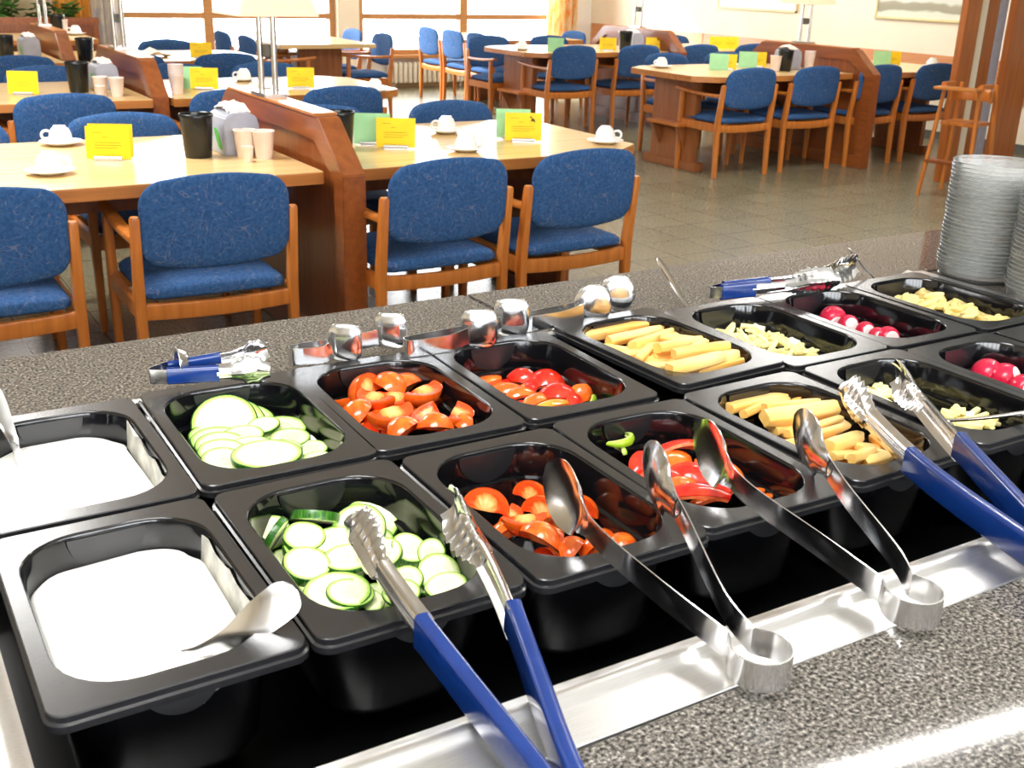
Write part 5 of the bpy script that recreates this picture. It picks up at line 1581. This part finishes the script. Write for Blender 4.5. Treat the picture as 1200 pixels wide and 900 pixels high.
def make_card(m, name, w=.160, h=.118, marks=True):
    root = empty(name)
    MB().box((0, 0, h / 2), (w, .0012, h)).build('card', m, root, smooth=0)
    if marks:
        pr = MB()
        for i, (x0, x1, z) in enumerate(((-.055, -.02, .80), (-.05, .045, .50), (-.05, .05, .42), (-.05, .03, .34), (-.02, .0, .66))):
            pr.span((x0, -.0009, z * h), (x1, -.0007, z * h + .0018))
        pr.build('print', M['ink'], root, smooth=0)
    root['category'] = 'card'; return root
ycard, gcard = Stamp(make_card(M['yellow_card'], 'table_card')), Stamp(make_card(M['green_card'], 'table_card', .15, .125, False))
def make_holder():
    root = empty('card_holder')
    MB().span((-.05, -.018, 0), (.05, .018, .004)).build('base', M['brushed'], root, bevel=.001)
    MB().tube([(-.05, -.010, .010), (.05, -.010, .010)], .006, 10).build('front_rail', M['brushed'], root)
    MB().tube([(-.05, .012, .010), (.05, .012, .010)], .006, 10).build('rear_rail', M['brushed'], root)
    root['category'] = 'card holder'; root['group'] = 'steel card holders'; return root
hold = Stamp(make_holder())
def place_card(k, rz, where, st, colour, holder=True, dx=0, dy=0, sc=1.0):
    x, y = PR[k]; z = TZ
    if holder:
        hold((x + dx, y + dy - .0, TZ), R(rz), 1, 'holder of the %s card %s' % (colour, where)); z = TZ + .004
    o = st((x + dx, y + dy + .001, z), R(rz), sc, '%s card %s' % (colour, where), '%s table cards' % colour)
    o.rotation_euler.x = R(-6)
    return o
place_card('cardA', -28, 'on the near left table', ycard, 'yellow', sc=1.0)
o = ycard((PR['cardA'][0] + .012, PR['cardA'][1] + .009, TZ + .012), (R(-6), 0, R(-27)), 1.0, 'second yellow card right behind the front one on the near left table', 'yellow table cards')
place_card('card2g', -28, 'on the near right table beside the partition', gcard, 'mint green')
place_card('card2y', -28, 'on the near right table beside the partition', ycard, 'yellow')
place_card('card3g', -28, 'at the right part of the near right table', gcard, 'mint green')
oc = place_card('card3y', -26, 'with a black emblem on the near right table', ycard, 'yellow')
em = MB()
for q in ([(0, 0), (.010, .004), (.016, .014), (.006, .016)], [(.010, .004), (.022, -.004), (.020, .008), (.014, .012)], [(.0, .016), (.008, .015), (.004, .024), (-.004, .022)]):
    em.prism([(.030 + p[0], .080 + p[1]) for p in q], 'y', -.00095, -.0007)
em.build('emblem', M['ink_dark'], oc, smooth=0)
place_card('rcard', -28, 'on the second left table', ycard, 'yellow')
place_card('qcard', -28, 'beside a mint green one on the second right table', ycard, 'yellow')
place_card('qcardg', -28, 'on the second right table behind the nearest partition', gcard, 'mint green', False)
place_card('qcard2', -20, 'right of the lamp poles on the second right table', ycard, 'yellow')
place_card('scard', -25, 'on the third right table below the window', ycard, 'yellow')
place_card('bcardg', -35, 'on the near table by the paintings', gcard, 'mint green', False, sc=1.0)
place_card('bcard', -35, 'on the near table by the paintings', ycard, 'yellow', sc=1.0)
place_card('bcard2g', -35, 'beside the black bin on the near table by the paintings', gcard, 'mint green', False, sc=1.0)
place_card('bcard2', -35, 'beside the black bin on the near table by the paintings', ycard, 'yellow', sc=1.0)
place_card('cgrn', -35, 'on the farther right table near the curtain', gcard, 'mint green', False, sc=1.0)
place_card('cyel', -35, 'on the farther right table near the black bin', ycard, 'yellow', sc=1.0)
place_card('dyel1', -35, 'just right of the farther partition', ycard, 'yellow', False, sc=1.0)
place_card('dyel2', -35, 'left of the pair on the far table by the wooden wall band', ycard, 'yellow', False, sc=1.0)
place_card('dyel3', -35, 'right of the pair on the far table by the wooden wall band', ycard, 'yellow', False, sc=1.0)
place_card('egrn', -35, 'on the table by the painted wall', gcard, 'mint green', False, sc=1.0)
place_card('eyel', -35, 'on the table by the painted wall', ycard, 'yellow', sc=1.0)

def make_bin():
    root = empty('table_bin')
    MB().lathe([(0, 0), (.048, 0), (.050, .003), (.060, .135), (.0615, .160), (.059, .160), (.056, .135), (.046, .006), (0, .006)], 32, caps=(False, False)).build('body', M['bin'], root, smooth=50)
    MB().lathe([(.0600, .150), (.0635, .151), (.0640, .160), (.0610, .163), (.0585, .160)], 32, caps=(False, False)).build('rim', M['bin'], root, smooth=50)
    root['category'] = 'bin'; root['group'] = 'black table bins'; return root
tbin = Stamp(make_bin())
for k, lab, sc in (('binA', 'black table bin on the near left table', 1.0), ('bin2', 'black table bin half behind the nearest partition on its right', .95), ('rbin', 'black table bin on the second left table', 1), ('sbin', 'black table bin on the third left table', 1), ('sbin2', 'black table bin right of the third partition', 1),
                   ('bbin', 'black table bin left of the right hand partition', 1), ('cbin', 'black table bin left of the farther right partition', 1.1), ('ubin', 'black table bin at the far left divider', 1.1)):
    x, y = PR[k]
    if k == 'ubin': x, y = 1.80, 11.1
    tbin((x, y, TZ), 0, sc, lab)

def make_disp():
    root = empty('napkin_dispenser')
    arch = [(-.062, 0), (.062, 0), (.062, .10), (.055, .128), (.03, .143), (-.03, .143), (-.055, .128), (-.062, .10)]
    MB().prism(arch, 'y', -.085, .085).build('body', M['dispenser'], root, bevel=.004)
    lf = MB(); n = 14
    lf.loft([[(x, .03 * math.sin(PI * i / n) * (1 if s > 0 else -1) * s * 0 + (-.055 + .075 * i / n), .02 + .08 * i / n * .8 + s * .026 * math.sin(PI * i / n)) for i in range(n + 1) for s in (1,)] + [(x, -.055 + .075 * i / n, .02 + .064 * i / n - .026 * math.sin(PI * i / n)) for i in range(n, -1, -1)] for x in (-.0635, -.062)])
    lf.build('leaf_print', M['leaf_print'], root, smooth=0)
    nk = MB(); rings = []
    for t in range(9):
        u = t / 8
        rings.append([(-.04 + .08 * k / 8, -.06 + .13 * u + .01 * math.sin(k * 1.3), .1445 + .030 * math.sin(PI * u) * (1 - .4 * (k / 4 - 1) ** 2) + .004 * math.sin(k * 2 + t)) for k in range(9)])
    vs = [p for r in rings for p in r] + [(p[0], p[1], p[2] - .003) for r in rings for p in r]; fs = []
    for t in range(8):
        for k in range(8):
            a = t * 9 + k; fs += [(a, a + 1, a + 10, a + 9), (81 + a, 81 + a + 9, 81 + a + 10, 81 + a + 1)]
    for k in range(8): fs += [(k, 81 + k, 82 + k, k + 1), (72 + k, 73 + k, 154 + k, 153 + k), (k * 9, k * 9 + 9, 81 + k * 9 + 9, 81 + k * 9), (k * 9 + 8, 81 + k * 9 + 8, 81 + k * 9 + 17, k * 9 + 17)]
    nk.add(vs, fs).build('napkin', M['napkin'], root, smooth=60)
    root['category'] = 'napkin dispenser'; root['group'] = 'napkin dispensers'; return root
disp = Stamp(make_disp())
for k, rz, lab, sc in (('dispA', 2, 'grey napkin dispenser with green leaf print on the near left table', 1.12), ('rdisp', 5, 'grey napkin dispenser on the second left table against its partition', 1.0), ('sdisp', 5, 'grey napkin dispenser on the third left table', 1),
                       ('bdisp', 0, 'napkin dispenser left of the right hand partition', 1.1), ('cdisp', 0, 'napkin dispenser left of the farther right partition', 1.1)):
    x, y = PR[k]; dy = .09 if k == 'dispA' else .10
    disp((min(x, 1.19) if x < 2 else min(x, 6.79), y + dy, TZ), R(rz), sc, lab)

def make_pcup():
    o = MB().lathe([(0, 0), (.026, 0), (.027, .002), (.035, .086), (.0375, .088), (.0372, .091), (.034, .090), (.033, .085), (.025, .004), (0, .004)], 28, caps=(False, False)).build('paper_cup', M['paper_cup'], None, smooth=50)
    o['category'] = 'paper cup'; o['group'] = 'paper cups'; return Stamp(o)
pc = make_pcup()
def pcup(k, lab, n=1, sc=1.0, dx=0, dy=0, dz=0):
    x, y = PR[k]
    for i in range(n):
        pc((x + dx, y + dy, TZ + dz + i * .012 * sc), 0, sc, lab if n == 1 or i == n - 1 else lab.replace('topmost ', '').replace('paper cup', 'paper cup nested') , 'paper cups')
pcup('pcup1', 'paper cup left of the pair by the napkin dispenser, near left table', 1, 1.15)
pcup('pcup2', 'paper cup right of the pair by the napkin dispenser, near left table', 1, 1.15, 0, .03)
pcup('pcup3', 'small white tub in front of the paper cup pair on the near left table', 1, .62, -.012, -.045)
pcup('rp1', 'paper cup left of the pair on the second left table', 1, 1.1)
pcup('rp2', 'paper cup right of the pair on the second left table', 1, 1.1)
pcup('rwht', 'small white tub before the paper cups on the second left table', 1, .7)
pcup('qst', 'topmost white paper cup stacked right of the second partition', 5, 1.15, .10, .06)
pcup('sstk', 'topmost white paper cup stacked right of the third partition', 4, 1.15, .10, .10)
pcup('bstk', 'topmost white paper cup stacked against the right hand partition', 4, 1.2, .06, .02)
pcup('bstk0', 'white paper cup left of the bin by the right hand partition', 1, 1.3)
pcup('ucup', 'paper cup on the table before the far left divider', 1, 1.5)
o = MB().lathe([(0, 0), (.030, 0), (.031, .002), (.036, .06), (.040, .085), (.038, .085), (.034, .06), (0, .05)], 24, caps=(False, False)).build('printed_cup', M['cup_print'], None, smooth=50)
tag(o, 'red printed paper tub on the second right table', 'paper cup'); o.location = (PR['qred'][0] + .03, PR['qred'][1], TZ)
def napkin(x, y, rz, lab, sc=1.0):
    mb = MB(); n = 8; vs = []; fs = []
    for i in range(n + 1):
        for j in range(n + 1):
            u, v = i / n - .5, j / n - .5
            vs.append((u * .15, v * .15, .012 + .05 * max(0, .5 - abs(u)) * (1 + .5 * math.sin(7 * v)) + .006 * math.sin(9 * u + 5 * v)))
    for i in range(n):
        for j in range(n):
            a = i * (n + 1) + j; fs.append((a, a + 1, a + n + 2, a + n + 1))
    k = len(vs); vs += [(p[0], p[1], p[2] - .004) for p in vs]; fs += [tuple(k + q for q in reversed(f)) for f in fs[:]]
    for i in range(n):
        for a, b_ in ((i, i + 1), (n * (n + 1) + i, n * (n + 1) + i + 1), (i * (n + 1), (i + 1) * (n + 1)), (i * (n + 1) + n, (i + 1) * (n + 1) + n)): fs.append((a, b_, k + b_, k + a))
    o = mb.add(vs, fs).build('paper_napkin', M['napkin'], None, smooth=60)
    o.location = (x, y, TZ - .004); o.rotation_euler = (0, 0, rz); o.scale = (sc,) * 3
    tag(o, lab, 'napkin', 'loose paper napkins')
napkin(PR['qnap'][0] - .35, PR['qnap'][1] + .05, .4, 'crumpled paper napkin beside the lamp on the second right table', 1.2)
napkin(PR['snap'][0], PR['snap'][1] + .15, .2, 'crumpled paper napkin on the third right table below the window', 1.4)

# ------------------------------------------------------------------ things along the walls
rad_ = MB(); x = 0
r0 = empty('radiator', (5.86, YB - .10, .06)); tag(r0, 'cream ribbed radiator under the right window', 'radiator')
rb = MB()
for k in range(31): rb.span((k * .068, -.05, .0), (k * .068 + .048, .05, .25))
rb.build('ribs', M['radiator'], r0, bevel=.008)
rb = MB(); rb.span((0, -.018, .02), (2.09, .018, .05)); rb.span((0, -.018, .2), (2.09, .018, .23)); rb.build('pipes', M['radiator'], r0)
rb = MB()
for xx in (.1, 1.05, 2.0): rb.span((xx - .02, .02, -.06), (xx + .02, .05, .06))
rb.build('bracket', M['radiator'], r0)

def curtain(name, x0, x1, y, m, lab, folds, amp=.045):
    mb = MB(); n = folds * 8; rows = []
    for z in (.06, .5, 1.2, 2.0, 2.62):
        f = []; b_ = []
        for i in range(n + 1):
            u = i / n; yy = y + amp * math.sin(u * folds * 2 * PI) * (1 - .15 * z) + .012 * math.sin(u * 31 + z)
            f.append((x0 + (x1 - x0) * u, yy, z)); b_.append((x0 + (x1 - x0) * u, yy + .004, z))
        rows.append(f + b_[::-1])
    o = mb.loft(rows).build(name, m, None, smooth=60); tag(o, lab, 'curtain'); return o
curtain('curtain', 8.20, 8.66, YB - .14, M['curtain_p'], 'yellow patterned curtain hanging right of the right window', 5)
curtain('curtain', 1.98, 2.36, YB - .14, M['curtain_y'], 'plain yellow curtain hanging left of the left window', 4)
curtain('curtain', 2.38, 2.66, YB - .20, M['curtain_w'], 'pale curtain hanging at the left edge of the left window', 3)
for x0, x1, lab in ((-1.0, 1.9, 'wooden curtain rail above the yellow curtain'),): pass
st_ = MB().span((-1.5, YB - .10, 0), (1.95, YB, H)); struct(st_, 'trim_3', M['beige'], smooth=0)
dv = empty('low_divider', (.55, 11.45, 0)); tag(dv, 'low brown wooden divider behind the far left table', 'divider')
MB().span((-1.6, -.03, .05), (1.68, .03, .80)).build('panel', M['dark_wood'], dv, smooth=0)
MB().span((-1.62, -.04, .80), (1.70, .04, .872)).build('top_rail', M['dark_wood_y'], dv, bevel=.006)
for xx in (-1.6, .04, 1.66): MB().span((xx - .03, -.036, 0), (xx + .03, .036, .80)).build('post', M['dark_wood'], dv, bevel=.004)
def plant(x, y, lab, seed, n, hgt):
    rnd = random.Random(seed)
    root = empty('potted_plant', (x, y, 0)); tag(root, lab, 'plant', 'leafy plants at the far left')
    MB().lathe([(0, 0), (.13, 0), (.17, .34), (.175, .36), (.155, .36), (.15, .32), (0, .31)], 24, caps=(False, False)).build('pot', M['beige'], root, smooth=50)
    st = MB(); lf = MB()
    for k in range(n):
        a = rnd.uniform(0, 2 * PI); r = rnd.uniform(.05, .22); z = rnd.uniform(.6, hgt)
        tip = Vector((r * math.cos(a), r * math.sin(a), z))
        if k % 4 == 0: st.tube([(0, 0, .3), (tip.x * .4, tip.y * .4, .3 + (z - .3) * .6), tip], .006, 6)
        d = Vector((math.cos(a), math.sin(a), rnd.uniform(-.5, .6))).normalized(); s = d.cross(Vector((0, 0, 1))).normalized(); L = rnd.uniform(.09, .16); w = L * .32
        nn = s.cross(d)
        base = len(lf.v)
        lf.add([tip, tip + d * L * .5 + s * w + nn * .01, tip + d * L, tip + d * L * .5 - s * w + nn * .01, tip + d * L * .5 - nn * .012], [(0, 1, 4), (1, 2, 4), (2, 3, 4), (3, 0, 4)])
    st.build('stem', M['leaf'], root); lf.build('leaves', M['leaf'], root, smooth=0)
plant(1.35, 11.95, 'dense green plant behind the divider at the far left corner', 4, 260, 1.25)
plant(1.93, 11.93, 'smaller green plant behind the divider next to the yellow curtain', 6, 160, .98)

def painting(y0, y1, m, lab):
    root = empty('painting', (XR - .012, (y0 + y1) / 2, 1.085)); tag(root, lab, 'painting', 'framed pictures on the right wall')
    w = (y1 - y0) / 2; h = .75; f = MB()
    f.span((-.014, -w, 0), (.012, w, .022)); f.span((-.014, -w, h - .022), (.012, w, h)); f.span((-.014, -w, 0), (.012, -w + .022, h)); f.span((-.014, w - .022, 0), (.012, w, h))
    f.build('frame', M['frame_gold'], root, bevel=.003)
    MB().span((-.004, -w + .022, .022), (.010, w - .022, h - .022)).build('picture', m, root, smooth=0)
painting(8.56, 9.85, m_picture('pale picture', [(0, S(236, 240, 238)), (.2, S(214, 230, 236)), (.5, S(200, 222, 234)), (1, S(226, 236, 240))]), 'pale blue framed picture on the cream wall, left of the pair')
painting(6.15, 7.47, m_picture('landscape picture', [(0, S(214, 216, 196)), (.13, S(206, 210, 192)), (.16, S(150, 146, 124)), (.25, S(158, 152, 130)), (.28, S(206, 210, 196)), (.5, S(214, 220, 210)), (1, S(206, 218, 222))]), 'framed grey banded landscape picture above the right hand tables')

# ------------------------------------------------------------------ tall wooden screen at the right
sc = empty('slatted_screen', (7.02, 4.9, 0)); tag(sc, 'tall wooden screen of upright boards at the right edge', 'screen')
for x0, x1, dy in ((-.03, .13, 0), (.225, .40, .05), (.50, .80, -.02)):
    MB().span((x0, dy - .03, 0), (x1, dy + .03, H - .02)).build('board', M['post_wood'], sc, bevel=.004)
MB().span((.13, -.01, .0), (.225, .01, H - .02)).build('infill_panel', M['cream'], sc, smooth=0)
MB().span((.40, .02, .0), (.50, .05, H - .02)).build('infill_panel', M['dispenser'], sc, smooth=0)

# ------------------------------------------------------------------ wooden high chair
hc = empty('high_chair', (6.62, 4.46, 0), R(-78)); hc.scale = (.74, .74, 1); tag(hc, 'wooden child high chair standing before the tall screen', 'high chair')
for sx in (-1, 1):
    for sy in (-1, 1):
        mb = MB(); rings = []
        for z, k in ((0, 1.0), (.45, .82), (.78, .70)):
            rings.append([(sx * .24 * k + q[0], sy * .24 * k + q[1], z) for q in rrect(.034, .034, .008, 2)])
        mb.loft(rings).build('leg', M['chair_wood'], hc, smooth=40)
MB().span((-.17, -.16, .50), (.17, .17, .525)).build('seat', M['chair_wood'], hc, bevel=.006)
MB().span((-.20, -.30, .24), (.20, -.16, .262)).build('footrest', M['dark_wood'], hc, bevel=.005)
mb = MB(); rings = []
for k in range(13):
    a = PI * k / 12
    rings.append([(.19 * math.cos(a) + q[0] * math.cos(a), .02 + .19 * math.sin(a) + q[0] * math.sin(a), .70 + q[1]) for q in [(r[0], r[1]) for r in rrect(.022, .085, .006, 2)]])
mb.loft(rings).build('backrest', M['chair_wood'], hc, smooth=40)
for sx in (-1, 1): MB().bar((sx * .185, -.19, .775), (sx * .185, .05, .775), .035, .03).build('armrest', M['chair_wood'], hc, bevel=.005)
MB().span((-.21, -.33, .745), (.21, -.17, .765)).build('tray', M['edge_wood'], hc, bevel=.006)

# ------------------------------------------------------------------ ceiling lamps (two read from reflections, the rest added as fill)
def ceiling_lamp(x, y, L, W_, rz, lab, power, col=(1, .97, .92)):
    root = empty('ceiling_light', (x, y, H), rz); tag(root, lab, 'ceiling light', 'ceiling lights')
    MB().span((-L / 2, -W_ / 2, -.07), (L / 2, W_ / 2, -.005)).build('housing', M['fixture'], root, bevel=.004)
    MB().span((-L / 2 + .02, -W_ / 2 + .015, -.085), (L / 2 - .02, W_ / 2 - .015, -.07)).build('diffuser', M['lamp_white'], root, bevel=.004)
    ld = bpy.data.lights.new('lamp light', 'AREA'); ld.shape = 'RECTANGLE'; ld.size = L - .04; ld.size_y = W_ - .03; ld.energy = power; ld.color = col
    lo = bpy.data.objects.new('light', ld); COL.objects.link(lo); lo.parent = root; lo.location = (0, 0, -.09)
ceiling_lamp(2.95, 1.03, 2.6, .05, R(-9), 'long slim fluorescent ceiling light over the right end of the counter', 30)
ceiling_lamp(-.25, 4.1, 1.3, 1.3, 0, 'broad square ceiling light above the near left tables', 70)
ceiling_lamp(-.6, -.6, 1.6, .9, 0, 'added broad fill light above the left end of the counter', 26)  # unseen panel added for general light on the counter
ceiling_lamp(5.2, 4.4, 1.2, .6, 0, 'added oblong fill light above the open floor', 35)  # added emitter spreading general light over the dining floor, no known fixture
ceiling_lamp(7.4, 7.2, 1.2, .6, 0, 'added oblong fill light above the right hand tables', 30)  # unseen fill added for the tables and wall on the right

ceiling_lamp(.8, 9.4, 1.2, .6, 0, 'added oblong fill light above the far left tables', 45)  # added to brighten the far left curtains and chairs

# daylight
sd_ = bpy.data.lights.new('sun', 'SUN'); sd_.energy = 10; sd_.angle = R(2.5); sd_.color = (1, .97, .92)
so_ = bpy.data.objects.new('sun', sd_); COL.objects.link(so_); so_.location = (0, 20, 12)
so_.rotation_euler = Vector((.52, -.68, -.50)).to_track_quat('-Z', 'Y').to_euler()
world = bpy.data.worlds.new('overcast sky'); bpy.context.scene.world = world; world.use_nodes = True
bg = world.node_tree.nodes['Background']; bg.inputs[0].default_value = (.93, .97, 1, 1); bg.inputs[1].default_value = 11.0
for i, (a, b_, z0_, z1_, yy_, rx_) in enumerate([(w_[0], w_[1], SILL, HEAD, YB + .21, -90) for w_ in wins] + [(fw[0], fw[1], fw[2], fw[3], YF - .21, 90)]):
    ld = bpy.data.lights.new('window portal', 'AREA'); ld.shape = 'RECTANGLE'; ld.size = b_ - a; ld.size_y = z1_ - z0_
    ld.cycles.is_portal = True
    lo = bpy.data.objects.new('window portal', ld); COL.objects.link(lo); lo.location = ((a + b_) / 2, yy_, (z0_ + z1_) / 2); lo.rotation_euler = (R(rx_), 0, 0)

# ------------------------------------------------------------------ camera
cd = bpy.data.cameras.new('camera'); cam = bpy.data.objects.new('camera', cd); COL.objects.link(cam)
cd.sensor_width = 36; cd.lens = 1284.32 * 36 / 1200; cd.clip_start = .02; cd.clip_end = 100
yaw, pit, rol = .5563, .3607, .0301
fwd = Vector((math.sin(yaw) * math.cos(pit), math.cos(yaw) * math.cos(pit), -math.sin(pit)))
rt = Vector((math.cos(yaw), -math.sin(yaw), 0)); up = rt.cross(fwd)
r2 = math.cos(rol) * rt + math.sin(rol) * up; u2 = -math.sin(rol) * rt + math.cos(rol) * up
m3 = Matrix((r2, u2, -fwd)).transposed()
cam.matrix_world = Matrix.Translation((-.2256, -.6069, 1.4314)) @ m3.to_4x4()
cd.dof.use_dof = True; cd.dof.focus_distance = 1.3; cd.dof.aperture_fstop = 20
sc_ = bpy.context.scene
sc_.camera = cam
sc_.view_settings.view_transform = 'Standard'; sc_.view_settings.look = 'None'; sc_.view_settings.exposure = 0.3; sc_.view_settings.gamma = 1
sc_.view_settings.use_curve_mapping = False
sc_.cycles.max_bounces = 14; sc_.cycles.transparent_max_bounces = 80; sc_.cycles.diffuse_bounces = 5; sc_.cycles.glossy_bounces = 6
sc_.cycles.caustics_reflective = False; sc_.cycles.caustics_refractive = False
